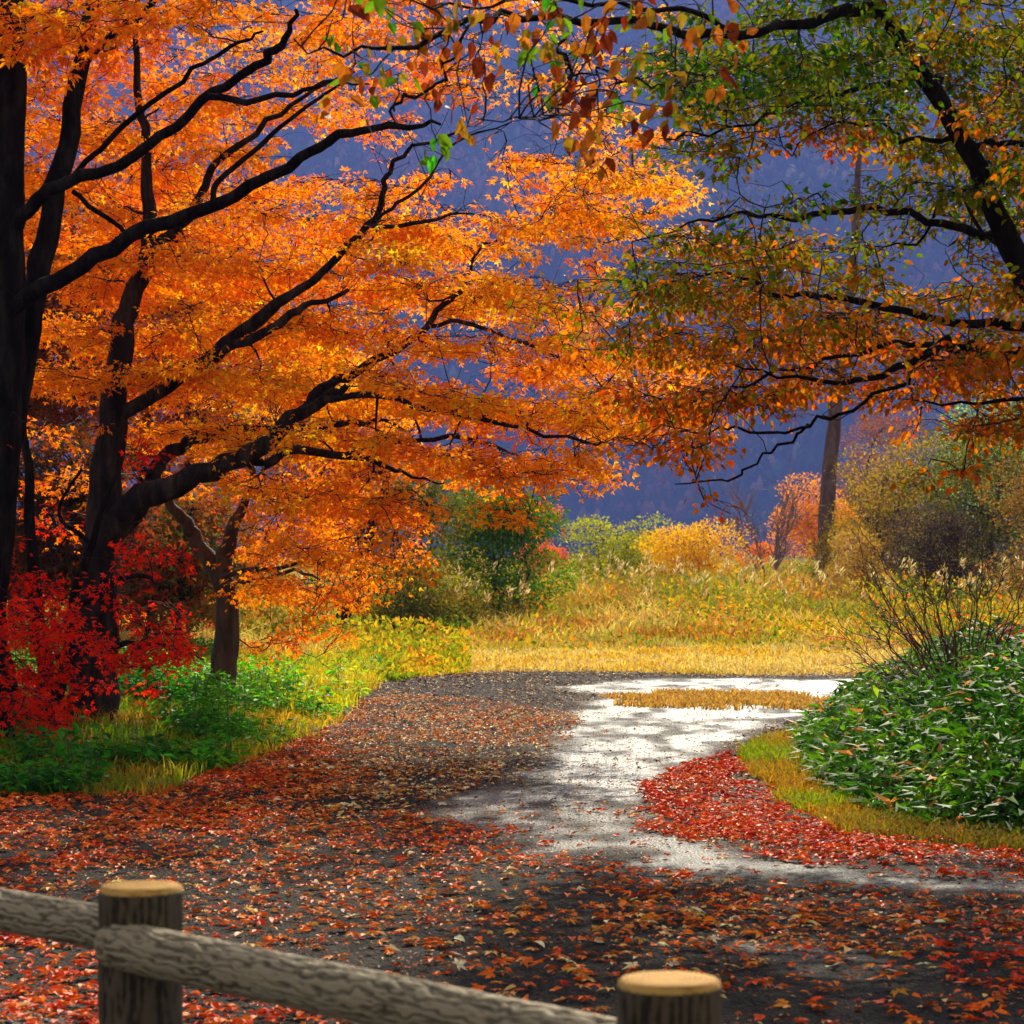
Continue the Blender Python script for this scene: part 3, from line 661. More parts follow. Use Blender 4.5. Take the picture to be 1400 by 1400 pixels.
lobed('amber_shrub', 'ochre shrub at the foot of the olive tree, right of the pine trunk', 'shrub', 1190, 795, 66, 90, 720, [(170,130,30),(190,150,50),(110,110,34)], [3,3,2], 6000, .07, 12, .03, seed=21, bot=-.1)
lobed('rust_green_tree', 'rust and green mottled tree behind the bare shrub at the right edge', 'tree', 1420, 810, 60, 150, 610, [(190,90,30),(150,110,34),(84,96,30)], [3,3,3], 9000, .075, 18, .06, seed=22, bot=-.1)
# trees filling the wood behind the orange maple; first four crowns browned to paint in deep shade
BACKG = 'trees in the wood behind the left maples'
for q, (px, d, wpx, ty, lab, pal, wts) in enumerate([
    (20, 34, 300, 60, 'rust brown tree farthest left in the wood behind the maples', [(96,44,12),(140,70,16),(76,48,20),(70,60,22)], [3,4,3,1]),
    (170, 37, 300, 40, 'orange tree behind the leaning maple trunk', [(150,66,8),(190,96,10),(110,52,14),(76,54,20)], [4,5,3,1]),
    (300, 41, 300, 230, 'tall amber tree behind the crooked forked tree', [(170,80,8),(206,116,10),(120,64,14),(84,66,22)], [4,5,2,1]),
    (455, 44, 190, 380, 'amber tree at the right end of the wood', [(200,104,8),(226,136,14),(150,76,14)], [4,4,2]),
    (90, 31, 260, 560, 'dark brown understory tree behind the red maple', [(96,48,20),(70,56,24),(140,60,20),(60,66,26)], [3,3,3,2]),
    (240, 33, 240, 660, 'rust understory tree behind the forked tree', [(200,84,20),(150,90,28),(96,96,30),(226,120,30)], [3,2,2,2])]):
    lobed('background_maple', lab, 'tree', px, 850, d, wpx, ty, pal, wts, 11000 if q < 4 else 6500, .085, 22, .13 if q < 4 else .06, group=BACKG, seed=30+q, nstem=1 if q < 4 else 3, bark=M_BARK, mat=M_LEAF, tpl=MAPLE, hollow=.3)

# tall bare pine
t = thing('pine_tree', 'tall bare pinkish brown pine trunk standing alone in the meadow', 'tree', (*W(1127,772,80)[:2], .3))
P, r = limb_pts([(1126,795,30),(1128,770,26),(1131,700,23),(1138,610,20),(1147,520,17),(1158,430,14),(1168,350,12),(1173,250,9),(1178,130,5)], 80, 80, 8, .06, 3)
tb = Tubes(); tb.add(P, r, 14, .1, 4); tb.build('trunk', M_PINE, t)
for q in range(20):
    j = rng.integers(int(len(P)*.18), len(P)-2); s = rng.choice([-1, 1]); L_ = rng.uniform(.5, 1.9)*(1.15-.5*j/len(P))
    an = rng.uniform(-.9, .9); e = P[j]+np.array([s*math.cos(an)*L_, math.sin(an)*L_, rng.uniform(-.2, .25)*L_])
    br = wander(P[j], e, 8, .04, -.05); tb = Tubes(); tb.add(br, np.linspace(.035, .008, 8), 5)
    for _ in range(5):
        k_ = rng.integers(2, 7); v = rng.normal(0, .25, 3); tb.add(wander(br[k_], br[k_]+v*1.2+(e-P[j])*.25, 5, .06), np.linspace(.012, .005, 5), 3)
    tb.build('branch', M_TWIGP if q % 2 else M_PINE, t)
# bare pinkish tree
def fan_tree(name, label, cat, base, tips, r0, mat, n2=5, n3=3, split=.35):
    t = thing(name, label, cat, base)
    b = np.array(base, float)
    for e in tips:
        e = np.array(e); n = 12
        tt = np.linspace(0, 1, n)[:,None]; mid = (b+e)/2; mid[2] += .12*np.linalg.norm(e-b)
        P = (1-tt)**2*b+2*tt*(1-tt)*mid+tt*tt*e+rng.normal(0, .012, (n,3))*np.linalg.norm(e-b)*np.sin(tt*3.14)
        tb = Tubes(); tb.add(P, np.linspace(r0, r0*.25, n), 5)
        for _ in range(n2):
            j = rng.integers(int(n*split), n-1); d_ = unit((P[j+1]-P[j])[None])[0]; L_ = np.linalg.norm(e-b)*rng.uniform(.12, .32)
            v = d_+rng.normal(0, .38, 3); Q = wander(P[j], P[j]+v*L_, 6, .04); tb.add(Q, np.linspace(r0*.45, r0*.18, 6), 4)
            for _ in range(n3):
                k_ = rng.integers(1, 5); v2 = v+rng.normal(0, .45, 3); tb.add(wander(Q[k_], Q[k_]+v2*L_*.4, 4, .05), np.linspace(r0*.22, r0*.12, 4), 3)
        tb.build('stem', mat, t)
    return t
bp_ = W(1052, 790, 72); bp_[2] = .2
fan_tree('bare_tree', 'small bare pinkish grey tree between the golden shrub and the pine', 'tree', bp_, [W(990+rng.uniform(0, 115), rng.uniform(650, 720), 72+rng.uniform(-1, 1)) for _ in range(11)], .03, M_TWIGP, 8, 4)
# bare red-brown shrub above the dwarf bamboo
base = np.array([*W(1320, 1000, 19.5)[:2], .1])
tips = [W(px, py, 19.5+rng.uniform(-.6, .8)) for px, py in [(1178,768),(1195,800),(1210,775),(1225,840),(1240,790),(1258,770),(1272,812),(1290,775),(1308,800),(1330,770),(1352,795),(1375,765),(1400,790),(1420,760),(1180,850),(1215,880),(1165,832),(1390,850),(1440,820),(1345,735),(1250,860),(1300,840),(1202,822),(1232,812),(1283,868)]]
fan_tree('bare_shrub', 'bare shrub of fanning thin red-brown stems above the dwarf bamboo', 'shrub', base, tips, .0095, M_TWIGR, 6, 3, .3)
base = np.array([*W(1290, 990, 21)[:2], .1])
fan_tree('arching_shrub', 'low arching bare stems reaching left over the straw-coloured grass', 'shrub', base, [W(1128,852,21), W(1150,880,21.2), W(1172,900,20.8), W(1190,868,21.1), W(1140,905,21.4), W(1205,905,21)], .007, M_TWIGR, 6, 2)
lobed('red_leaf_shrub', 'small shrub with deep red leaves at the right edge', 'shrub', 1378, 900, 22, 90, 815, [(160,24,14),(196,40,20),(120,30,18)], [3,3,2], 900, .05, 7, .015, seed=14)

# ---------------------------------------------------------------- grass
def blades(name, P2, hgt, wid, col, mat, label, cat, lean=.5, zf=None, parent=None):
    n = len(P2); z = ground_h(np.c_[P2]) if zf is None else zf
    an = rng.uniform(0, 6.28, n); le = rng.normal(0, lean, (n,2))*hgt[:,None]
    ux = np.c_[np.cos(an), np.sin(an)]*wid[:,None]/2
    b = np.c_[P2, z-.01]; m_ = np.c_[P2+le*.35, z+hgt*.62]; t = np.c_[P2+le, z+hgt*rng.uniform(.8, 1.0, n)]
    u = np.c_[ux, np.zeros(n)]
    V = np.stack([b-u, b+u, m_+u*.8, m_-u*.8, t], 1).reshape(-1,3); i = np.arange(n)*5
    Fq = np.stack([i, i+1, i+2, i+3], -1); Ft = np.stack([i+3, i+2, i+4], -1)
    return tag(make_mesh(name, V, [Fq, Ft], mat, parent, col=np.repeat(col, 5, axis=0)), label, cat, kind='stuff')
def jitcol(c, s=.18): return np.clip(c*(1+rng.normal(0, s, (len(c),1)))*(1+rng.normal(0, s*.4, (len(c),3))), .002, .95)
# short straw-coloured grass right behind the road, then tall rough meadow
n = 150000
d = 31.5*(120/31.5)**(rng.random(n)**1.1); x = (rng.uniform(-200, 1600, n)-HX)/F*d; P = np.c_[x, d]
ok = ~soft_in(P, ROAD, .45) & ((d > 31.8)) ; P = P[ok]; d = P[:,1]
tall = np.clip((d-40)/12, 0, 1)*np.clip((fbm(P, .28, 90)-.28)*2.4, .15, 1)
px = HX+P[:,0]/d*F; tall = np.maximum(tall, np.clip((560-px)/150, 0, 1)*.55*np.clip((fbm(P, .5, 95)-.2)*2, 0, 1))
hg = (.07+.85*tall)*rng.uniform(.5, 1.15, len(P)); 
blades('meadow_grass', P, hg, (.012+.00032*d)*(1+.5*tall), jitcol(meadow_tint(P), .2), M_GRASS, 'dry golden meadow grass behind the road, taller towards the trees', 'grass', .55)
# tall plumed grass heads
n = 600; d = rng.uniform(44, 78, n); x = (rng.uniform(380, 1500, n)-HX)/F*d; P = np.c_[x, d]; ok = fbm(P, .3, 77) > .46; P = P[ok][:260]; d = P[:,1]
z = ground_h(P)+rng.uniform(.75, 1.25, len(P)); T = Tubes(); C = []; D = []
for p2, zz in zip(P, z):
    top = np.array([p2[0]+rng.normal(0, .15), p2[1]+rng.normal(0, .15), zz]); T.add(wander(np.array([p2[0], p2[1], zz-1.1]), top, 4, .02), [.006,.005,.004,.003], 3)
    k_ = 12; C.append(top+np.c_[rng.normal(0, .03, (k_,2)), rng.uniform(-.16, .03, k_)]); D.append(np.c_[rng.normal(.4, .5, (k_,2)), np.ones(k_)])
T.V.append(np.zeros((0,3)))
pl = T.build('plume_grass', surf_mat('straw_stem', [(.3,.22,.1),(.42,.32,.16)], 10, .8, .1)); tag(pl, 'tall stems of plumed silver grass standing in the meadow', 'grass', kind='stuff')
C = np.concatenate(C); D = np.concatenate(D); nn = len(C)
V, Fa, cc = leaves(C, D, rng.normal(0, 1, (nn,3)), rng.uniform(.08, .16, nn), palette([(206,180,110),(222,200,140),(170,136,76)], [3,3,2], nn), LANCE)
make_mesh('plume', V, Fa, M_GRASS, pl, col=cc)
# weedy herbs in the meadow
n = 80000
d = 37*(95/38)**(rng.random(n)); x = (rng.uniform(-100, 1550, n)-HX)/F*d; P = np.c_[x, d]
cl = fbm(P, .55, 120, 2); ok = (cl > .5) & (rng.random(n) < np.clip((d-38)/10, .0, 1)); P = P[ok]; cl = cl[ok]; n = len(P)
hh = rng.random(n)**.7*np.clip((cl-.48)*7, .15, 1)*.85*np.clip((P[:,1]-36)/14, .1, 1)
C = np.c_[P, ground_h(P)+hh]; tone = np.clip(fbm(P, .8, 130)*1.6-.3, 0, 1)
V, Fa, cc = leaves(C, rng.normal(0, 1, (n,3))+np.array([0,0,.6]), rng.normal(0, .6, (n,3))+np.array([0,0,.7]), rng.uniform(.06, .13, n), palette([(206,92,10),(222,130,14),(206,164,24),(150,150,16),(92,122,14),(110,80,20)], [2,3,3,3,3,2], n, tone), OVAL)
tag(make_mesh('meadow_weeds', V, Fa, M_GRASS, col=cc), 'rust, ochre and green weeds growing through the meadow grass', 'weeds', kind='stuff')
n = 26000
d = rng.uniform(26, 41, n); x = (rng.uniform(325, 640, n)-HX)/F*d; P = np.c_[x, d]; P = P[~inpoly(P, ROAD) & (fbm(P, .8, 152, 2) > .42)]; e_ = edge_dist(P, ROAD); n = len(P)
C = np.c_[P, ground_h(P)+rng.random(n)**.8*np.clip(-e_*.26, .05, .5)*np.clip((fbm(P, .7, 155)-.3)*2.5, .2, 1)]; tone = np.clip(fbm(P, .9, 133)*1.7-.35, 0, 1)
V, Fa, cc = leaves(C, rng.normal(0, 1, (n,3))+np.array([0,0,.6]), rng.normal(0, .6, (n,3))+np.array([0,0,.7]), rng.uniform(.05, .12, n), palette([(214,110,14),(226,160,30),(196,180,30),(140,156,20),(84,124,16),(110,84,20)], [2,3,3,4,3,1.5], n, tone), OVAL)
tag(make_mesh('roadside_weeds', V, Fa, M_GRASS, col=cc), 'yellow green bushy weeds between the forked tree and the far bend of the road', 'weeds', kind='stuff')
# grass island in the road
n = 9000; bb = np.array(ISLAND); P = rng.uniform(bb.min(0)-.3, bb.max(0)+.3, (n,2)); P = P[soft_in(P, ISLAND, .3, 31)]; P = P[rng.random(len(P)) < np.clip((fbm(P, 2.5, 37)-.32)*5, .08, 1)]
blades('grass_island', P, rng.uniform(.025, .075, len(P)), np.full(len(P), .02), jitcol(np.tile(srgb(206,158,62), (len(P),1))*.9), M_GRASS, 'thin strip of straw-coloured grass lying in the middle of the wet road', 'grass', .8, zf=np.full(len(P), .02))
# left verge grass
VERGE = gp([(-300,1098),(0,1092),(200,1090),(280,1068),(350,1036),(440,998),(492,960),(500,935),(560,912),(380,900),(200,925),(0,950),(-300,960)])
n = 60000; bb = np.array(VERGE); P = rng.uniform(bb.min(0), bb.max(0), (n,2)); P = P[soft_in(P, VERGE, .12)]; n = len(P)
px = HX+P[:,0]/P[:,1]*F; y_ = HY+CH*F/P[:,1]
f = np.clip((px-200)/220, 0, 1)[:,None]; c = srgb(104,140,16)*(1-f)+srgb(206,200,26)*f; g = np.clip((fbm(P, 1.2, 6)-.45)*4, 0, 1)[:,None]; c = c*(1-g*.6)+srgb(214,150,44)*g*.6
blades('verge_grass', P, rng.uniform(.05, .15, n)*(1+1.6*np.clip((P[:,1]-24)/8, 0, 1)), np.full(n, .012), jitcol(c), M_GRASS, 'green to yellow grass on the verge below the left trees', 'grass', .6)
# left undergrowth, broad little leaves on short stems
n = 4000; P = rng.uniform(bb.min(0), bb.max(0), (n*6,2)); P = P[inpoly(P, VERGE)]
px = HX+P[:,0]/P[:,1]*F; keep = (rng.random(len(P)) < np.clip((430-px)/200, .08, 1)) & (fbm(P, .9, 14) > .44); P = P[keep][:5200]
C = []; D = []; N = []; T = Tubes(); gh = ground_h(P)
for (x, y), g in zip(P, gh):
    H = rng.uniform(.08, .24)*(1+.8*(fbm(np.array([[x, y]]), .8, 66)[0] > .55)); top = np.array([x+rng.normal(0, .06), y+rng.normal(0, .06), g+H]); st = np.array([x, y, g-.01]); T.add(np.array([st, (st+top)/2, top]), [.004,.003,.002], 3)
    k_ = 12; u = rng.uniform(.3, 1, k_)[:,None]; an = rng.uniform(0, 6.28, k_); dr = np.c_[np.cos(an), np.sin(an), rng.uniform(-.5, .3, k_)]
    C.append(st+(top-st)*u+dr*.03); D.append(dr); N.append(rng.normal(0, .35, (k_,3))+np.array([0,0,1]))
C = np.concatenate(C); D = np.concatenate(D); N = np.concatenate(N); n = len(C)
V, Fa, cc = leaves(C, D, N, rng.uniform(.05, .11, n), palette([(30,84,12),(52,124,16),(90,156,20),(146,180,24),(196,194,30)], [3,4,3,2,1], n, np.clip(fbm(C, .8, 88)*1.5-.35+np.clip((C[:,0]*F/C[:,1]+HX-250)/500, -.1, .4), 0, 1)), OVAL)
ug = make_mesh('undergrowth', V, Fa, M_SASA, col=cc); tag(ug, 'low green leafy plants covering the verge under the left trees', 'undergrowth', kind='stuff'); T.build('stems', surf_mat('green_stem', [(.04,.07,.02),(.08,.11,.03)], 20), ug)

# ---------------------------------------------------------------- dwarf bamboo mound at right
SASA = gp([(1085,1003),(1100,1050),(1130,1085),(1190,1115),(1280,1135),(1400,1148),(1900,1160),(2200,1010),(1500,965),(1250,960),(1150,975)])
def sasa_h(P):
    e = edge_dist(P, SASA); s = 1-np.exp(-np.clip(e, 0, 9)/.55)
    tallr = .42+.38*np.clip((P[:,0]-2.0)/1.6, 0, 1)
    return s*tallr*(.8+.4*fbm(P, 1.1, 51))
sb = np.array(SASA)
P, Fs = grid(sb[:,0].min()-.2, 8, sb[:,1].min()-.2, sb[:,1].max()+.2, .12, .12)
e = edge_dist(P, SASA); Fs = Fs[(e[Fs] > .02).all(axis=1)]; used, inv = np.unique(Fs, return_inverse=True); P = P[used]; Fs = inv.reshape(-1,4)
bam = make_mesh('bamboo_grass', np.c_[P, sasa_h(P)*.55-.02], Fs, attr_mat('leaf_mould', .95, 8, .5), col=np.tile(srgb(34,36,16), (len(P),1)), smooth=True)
tag(bam, 'dense mound of glossy green dwarf bamboo leaves beside the road bend', 'undergrowth', kind='stuff')
n = 38000
P = np.c_[rng.uniform(sb[:,0].min(), 6.5, n*2), rng.uniform(sb[:,1].min(), sb[:,1].max(), n*2)]
P = P[inpoly(P, SASA)]; P = P[rng.random(len(P)) < np.clip(1.3-(P[:,1]-14)/12, .35, 1)][:n]; n = len(P)
h0 = sasa_h(P); C = np.c_[P, h0*rng.uniform(.35, 1.12, n)+.03]
an = rng.uniform(0, 6.28, n); D = np.c_[np.cos(an)-.0, np.sin(an)-.35, rng.normal(-.1, .45, n)]
N = rng.normal(0, .4, (n,3))+np.array([0,-.25,.9])
tone = np.clip(fbm(C, 1.1, 71)*1.5-.3-.06*(C[:,0]-2.6), 0, 1)
cc0 = palette([(22,50,6),(44,86,10),(80,124,12),(136,164,20),(190,190,40)], [3,4,4,3,1.2], n, tone); k_ = rng.random(n) < .05*np.clip((fbm(C, 1.7, 171)-.3)*4, .2, 2); cc0[k_] = srgb(200,130,60)*rng.uniform(.6, 1.1, (k_.sum(),1))
V, Fa, cc = leaves(C, D, N, rng.uniform(.08, .2, n), cc0, LANCE)
make_mesh('leaves', V, Fa, M_SASA, bam, col=cc)['kind'] = 'stuff'
# a band of grass in front of the mound
BAND = gp([(1000,1030),(1040,1018),(1090,998),(1110,1045),(1140,1080),(1200,1110),(1300,1130),(1500,1146),(1900,1150),(1900,1172),(1400,1170),(1250,1155),(1150,1140),(1075,1106),(1030,1068)])
n = 52000; bb = np.array(BAND); P = rng.uniform(bb.min(0), bb.max(0), (n,2)); P = P[soft_in(P, BAND, .07)]; n = len(P)
px = HX+P[:,0]/P[:,1]*F; g = fbm(P, 2.2, 41); f = np.clip((g-.35)*3, 0, 1)[:,None]; c = srgb(170,130,20)*(1-f)+srgb(136,156,12)*f
f2 = np.clip((px-1130)/150, 0, .75)[:,None]; c = c*(1-f2)+srgb(88,84,24)*f2
blades('edge_grass', P, rng.uniform(.03, .11, n), np.full(n, .009), jitcol(c), M_GRASS, 'yellow green grass fringe between the red leaf litter and the dwarf bamboo', 'grass', .7)

# ---------------------------------------------------------------- fallen leaves
ZONES = [ # polygon, leaves per square metre, tone centre (0 red ... 1 pale tan)
 (gp([(-300,1086),(200,1084),(330,1040),(430,1000),(490,960),(560,935),(700,950),(790,975),(800,1000),(700,1060),(600,1100),(480,1112),(330,1140),(200,1180),(0,1240),(-300,1270)]), 330, .30),
 (PATCH, 620, .05),
 (gp([(-200,1275),(140,1290),(300,1330),(480,1365),(560,1420),(100,1420),(100,1370),(-200,1370)]), 330, .16),
 (gp([(1230,1270),(1330,1235),(1500,1225),(1500,1420),(1350,1420),(1290,1340)]), 330, .12),
 (gp([(600,1130),(760,1160),(980,1180),(1250,1215),(1500,1235),(1500,1262),(1200,1262),(900,1235),(700,1200),(560,1160)]), 170, .35),
 (gp([(560,1420),(700,1340),(900,1370),(1240,1360),(1240,1420)]), 90, .45)]
n0 = 210000; d = 8.2*(34/8.2)**(rng.random(n0)**.72); x = (rng.uniform(-150, 1550, n0)-HX)/F*d; P = np.c_[x, d]
# acceptance converts the sampling density into leaves per square metre
wdt = 1700/F*d; pdf = n0/wdt*(1/(d*math.log(34/8.2)))*(1/.72)*(np.clip(np.log(d/8.2)/math.log(34/8.2), 1e-3, 1))**(1/.72-1)
want = np.full(n0, 165.0); tone = np.full(n0, .55)
on = inpoly(P, ROAD) | inpoly(P, PATCH) | inpoly(P, BAND)
for z_, dn, tn in ZONES:
    q = soft_in(P, z_, .22, 13); want[q] = dn; tone[q] = tn
far = inpoly(P, gp([(500,940),(600,922),(900,921),(900,940),(780,975),(560,950)])); want[far] = 150; tone[far] = .75
wetq = np.zeros(n0, bool)
for p_ in WET[:2]: wetq |= soft_in(P, p_, .15)
wetq &= ~soft_in(P, PATCH, .1); want[wetq] = 26; tone[wetq] = .4
bright = inpoly(P, WET[0]) & (d > 21); want[bright] = 10
band = inpoly(P, BAND); want[band] = 60; tone[band] = .1
want *= 1.35*np.clip(.35+2.2*(fbm(P, 1.6, 17)-.28), .25, 1.7)
ok = on & (rng.random(n0) < want/np.maximum(pdf, 1)); P = P[ok]; tone = tone[ok]; n = len(P); pxl = HX+P[:,0]/P[:,1]*F; tone = tone+.62*np.clip((pxl-360)/180, 0, 1)*(P[:,1] > 15.5)*(tone > .25)+.45*(fbm(P, .9, 19)-.5)
nn = rng.normal(0, .24, (n,3)); nn[:,2] = 1
an = rng.uniform(0, 6.28, n); D = np.c_[np.cos(an), np.sin(an), rng.normal(0, .16, n)]
C = np.c_[P, rng.uniform(.016, .035, n)]
col = palette([(184,34,2),(226,68,2),(248,112,4),(180,84,14),(232,140,34),(240,188,100),(252,226,172),(96,46,14)], [2.2,4.5,5,2.4,2.2,2.2,2.2,1.8], n, tone+rng.normal(0, .2, n))  # pale end: real tan plus painted sheen and sunlit brightness
hf = rng.random(n) < .45; sz = rng.uniform(.028, .074, n)*np.where((pxl > 450) & (P[:,1] > 16) & (tone > .4), .72, 1)*np.where(P[:,1] < 15, .98, 1)
parts = [leaves(C[hf], D[hf], nn[hf], sz[hf]*.8, col[hf], (BROAD[0]*np.array([1.1,1,1.6]), BROAD[1])), leaves(C[~hf], D[~hf], nn[~hf], sz[~hf]*.8, col[~hf], (MAPLE5[0]*np.array([1.35,1,1.2]), MAPLE5[1]))]
nb = 90000; d = 8.2*(33/8.2)**(rng.random(nb)**.8); Pb = np.c_[(rng.uniform(-150, 1550, nb)-HX)/F*d, d]   # crumbs and torn bits
Pb = Pb[(inpoly(Pb, ROAD)) & (fbm(Pb, 1.1, 63) > .38) & (rng.random(nb) < np.clip((Pb[:,1]-9)/8, .25, 1))]
wb = inpoly(Pb, WET[0]); Pb = Pb[~wb | (rng.random(len(Pb)) < .55)]; nb = len(Pb); an = rng.uniform(0, 6.28, nb)
parts.append(leaves(np.c_[Pb, rng.uniform(.014, .024, nb)], np.c_[np.cos(an), np.sin(an), rng.normal(0, .2, nb)], rng.normal(0, .3, (nb,3))+np.array([0,0,1]), rng.uniform(.01, .03, nb),
             palette([(120,40,14),(176,80,26),(206,130,60),(230,190,130),(80,44,22)], [3,3,3,2,3], nb), OVAL))
o_ = 0; Vs, Fs_, cs_ = [], [], []
for v_, f_, c_ in parts: Vs.append(v_); Fs_.append(f_+o_); cs_.append(c_); o_ += len(v_)
V, Fa, cc = np.vstack(Vs), Fs_, np.vstack(cs_)
V[:,2] += .008; V[:,2] = np.maximum(V[:,2], .022)
tag(make_mesh('fallen_leaves', V, Fa, M_LITTER, col=cc), 'red, orange and tan fallen leaves scattered over the wet road', 'leaves', kind='stuff')

# ---------------------------------------------------------------- log rail fence
def fence_mat(name, cols, bump, wave):
    m, nt = new_mat(name); L = nt.links.new
    tc = nd(nt, 'ShaderNodeTexCoord'); at = nd(nt, 'ShaderNodeAttribute', attribute_name='groove')
    no = nd(nt, 'ShaderNodeTexNoise', inp={'Scale': 30.0, 'Detail': 9.0, 'Roughness': .75}); L(tc.outputs['Object'], no.inputs['Vector'])
    ad = nd(nt, 'ShaderNodeMath', operation='MULTIPLY_ADD', inp={1: .55}); L(at.outputs['Fac'], ad.inputs[0]); L(no.outputs['Fac'], ad.inputs[2])
    cr = nd(nt, 'ShaderNodeValToRGB'); e = cr.color_ramp.elements; e.new(.5)
    for i, c in enumerate(cols): e[i].position = .35+.28*i; e[i].color = (*c, 1)
    L(ad.outputs[0], cr.inputs['Fac'])
    bp = nd(nt, 'ShaderNodeBump', inp={'Strength': bump, 'Distance': .006}); L(no.outputs['Fac'], bp.inputs['Height'])
    p = nd(nt, 'ShaderNodeBsdfPrincipled', inp={'Roughness': .7, 'Specular IOR Level': .2}); L(cr.outputs[0], p.inputs['Base Color']); L(bp.outputs[0], p.inputs['Normal'])
    o = nd(nt, 'ShaderNodeOutputMaterial'); L(p.outputs[0], o.inputs['Surface']); return m
M_POST = fence_mat('weathered_post', [(.010,.006,.003),(.036,.024,.012),(.10,.07,.038)], .6, 1)
M_RAIL = fence_mat('weathered_rail', [(.055,.042,.022),(.17,.13,.072),(.32,.25,.145)], .4, 1)
m, nt = new_mat('cut_log_top'); L = nt.links.new; M_CUT = m
tc = nd(nt, 'ShaderNodeTexCoord'); wv = nd(nt, 'ShaderNodeTexWave', wave_type='RINGS', rings_direction='Z', inp={'Scale': 34.0, 'Distortion': 3.0, 'Detail': 3.0, 'Detail Scale': 1.2}); L(tc.outputs['Object'], wv.inputs['Vector'])
no = nd(nt, 'ShaderNodeTexNoise', inp={'Scale': 16.0, 'Detail': 8.0, 'Roughness': .7}); L(tc.outputs['Object'], no.inputs['Vector'])
av = nd(nt, 'ShaderNodeMix', data_type='FLOAT', inp={'Factor': .68}); L(wv.outputs['Fac'], av.inputs[2]); L(no.outputs['Fac'], av.inputs[3])
cr = nd(nt, 'ShaderNodeValToRGB'); e = cr.color_ramp.elements; e.new(.5)
for i_, c_ in enumerate([(.16,.07,.012),(.42,.21,.04),(.56,.32,.08)]): e[i_].position = .25+.2*i_; e[i_].color = (*c_, 1)
L(av.outputs[0], cr.inputs['Fac']); bp = nd(nt, 'ShaderNodeBump', inp={'Strength': .4, 'Distance': .004}); L(av.outputs[0], bp.inputs['Height'])
p = nd(nt, 'ShaderNodeBsdfPrincipled', inp={'Roughness': .8, 'Specular IOR Level': .1}); L(cr.outputs[0], p.inputs['Base Color']); L(bp.outputs[0], p.inputs['Normal'])
o = nd(nt, 'ShaderNodeOutputMaterial'); L(p.outputs[0], o.inputs['Surface'])
def log_mesh(name, A, B, R, mat, parent, depth, na=72, nl=160, ends=(True, True), zig=1.0):
    A = np.array(A, float); B = np.array(B, float); ax = B-A; Ln = np.linalg.norm(ax); ax /= Ln
    ref = np.array([0,0,1.0]) if abs(ax[2]) < .9 else np.array([0,1.0,0]); U = np.cross(ax, ref); U /= np.linalg.norm(U); Bn = np.cross(ax, U)
    s = np.linspace(0, Ln, nl); a = np.arange(na)*2*math.pi/na; S_, A_ = np.meshgrid(s, a, indexing='ij')
    q = np.c_[S_.ravel(), A_.ravel()]
    # carved bark: elongated ridges running along the log, waving sideways
    circ = np.c_[np.cos(q[:,1]), np.sin(q[:,1]), q[:,0]*(4.5 if zig > .5 else 2.6)]
    w1 = fbm(circ*np.array([1.6,1.6,1.7]), 1.0, 5+len(name), 3)
    ph = q[:,1]*R/.0068+w1*9+.5*np.sin(q[:,0]*75+q[:,1]*3+w1*14)*(zig)+2.5*vnoise(circ*9, 1, 77)
    g = (1-np.abs(np.sin(ph)))**.9*np.clip(.2+1.6*vnoise(circ*2.4, 1, 9), 0, 1)
    gr = 1-np.clip(g*1.3, 0, 1)
    r = R*(1+.03*(w1-.5)*2)-depth*(1-gr)+depth*.3
    if ends[0]: r = r*np.sqrt(np.clip(1-((.035-q[:,0]).clip(0)/.042)**2, .05, 1))
    if ends[1]: r = r*np.sqrt(np.clip(1-((q[:,0]-(Ln-.035)).clip(0)/.042)**2, .05, 1))
    V = A+ax*q[:,0:1]+r[:,None]*(np.cos(q[:,1])[:,None]*U+np.sin(q[:,1])[:,None]*Bn)
    i = np.arange(nl-1)[:,None]*na; j = np.arange(na)[None,:]; j2 = (j+1) % na
    Fq = np.stack([i+j, i+j2, i+na+j2, i+na+j], -1).reshape(-1,4)
    nV = len(V); V = np.vstack([V, A, B]); gr = np.r_[gr, 1, 1]; jj = np.arange(na)
    Ft = np.vstack([np.c_[np.full(na, nV), (jj+1) % na, jj], np.c_[np.full(na, nV+1), (nl-1)*na+jj, (nl-1)*na+(jj+1) % na]])
    return make_mesh(name, V, [Fq, Ft], mat, parent, smooth=True, attr={'groove': gr})
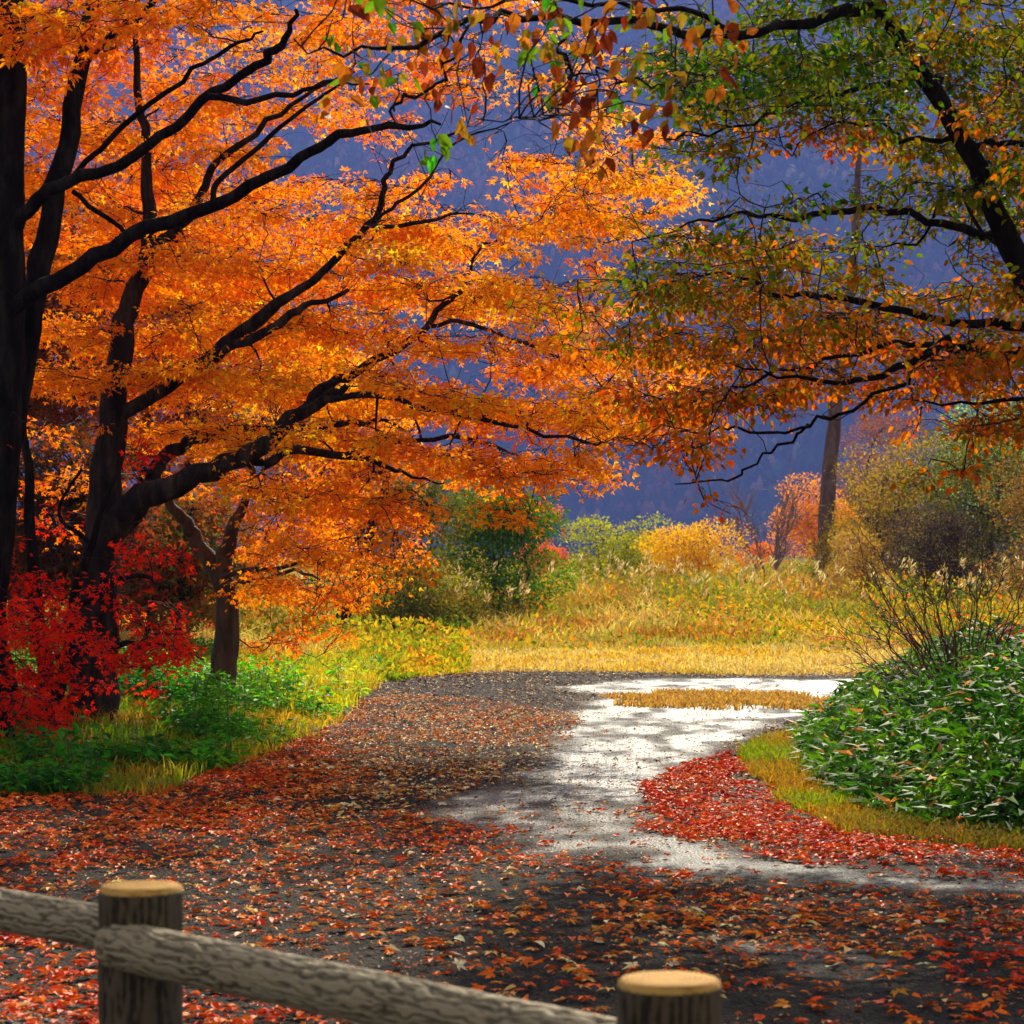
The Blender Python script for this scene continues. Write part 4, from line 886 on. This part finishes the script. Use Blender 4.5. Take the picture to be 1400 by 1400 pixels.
P1 = np.array([-.794, 5.63]); P2 = np.array([.27, 4.53]); st = P2-P1
fence = thing('rail_fence', 'low log fence with round posts and carved bark rails in front of the road', 'fence', (*P1, 0))
posts = [P1-st, P1, P2, P2+st]; tops = [.875, .873, .854, .85]
for q, (pp, tz) in enumerate(zip(posts, tops)):
    po = log_mesh('post', (*pp, -.1), (*pp, tz-.012), .0885, M_POST, fence, .006, 72, 150, (False, False), .15)
    # the sawn top with a worn rim
    k = 48; a = np.arange(k)*2*math.pi/k; Vt = []
    for rr, zz in ((.0885, -.014), (.087, -.004), (.082, 0), (.05, .0015), (.02, .001)):
        rj = rr*(1+.012*np.sin(a*3+q)+.008*np.sin(a*7)); Vt.append(np.c_[pp[0]+rj*np.cos(a), pp[1]+rj*np.sin(a), np.full(k, tz+zz)])
    Vt = np.vstack(Vt+[np.array([[pp[0], pp[1], tz+.001]])]); i = np.arange(4)[:,None]*k; j = np.arange(k)[None,:]; j2 = (j+1) % k
    Fq = np.stack([i+j, i+j2, i+k+j2, i+k+j], -1).reshape(-1,4); Ft = np.c_[4*k+np.arange(k), 4*k+(np.arange(k)+1) % k, np.full(k, 5*k)]
    cp = make_mesh('sawn_top', Vt-np.array([pp[0], pp[1], 0]), [Fq, Ft], M_CUT, None, smooth=True)
    cp.parent = po; cp.matrix_parent_inverse.identity(); cp.location = (pp[0]-P1[0], pp[1]-P1[1], 0); po['label'] = ['post','post with the rail end lapped over its front','nearest post','post'][q]
sn = st/np.linalg.norm(st); nrm = np.array([-sn[1], sn[0]]); nrm = nrm if nrm[1] < 0 else -nrm      # towards the camera
a = P1-sn*.035+nrm*.062; b = P2+nrm*.03
log_mesh('rail', (*a, .752), (*b, .722), .051, M_RAIL, fence, .005, 150, 520)
a = P1-st+nrm*.03; b = P1-nrm*.02
log_mesh('rail', (*a, .775), (*b, .762), .047, M_RAIL, fence, .005, 150, 520, (True, False))
a = P2+nrm*.0; b = P2+st+nrm*.03
log_mesh('rail', (*a, .70), (*b, .70), .049, M_RAIL, fence, .007, 80, 300, (False, True))
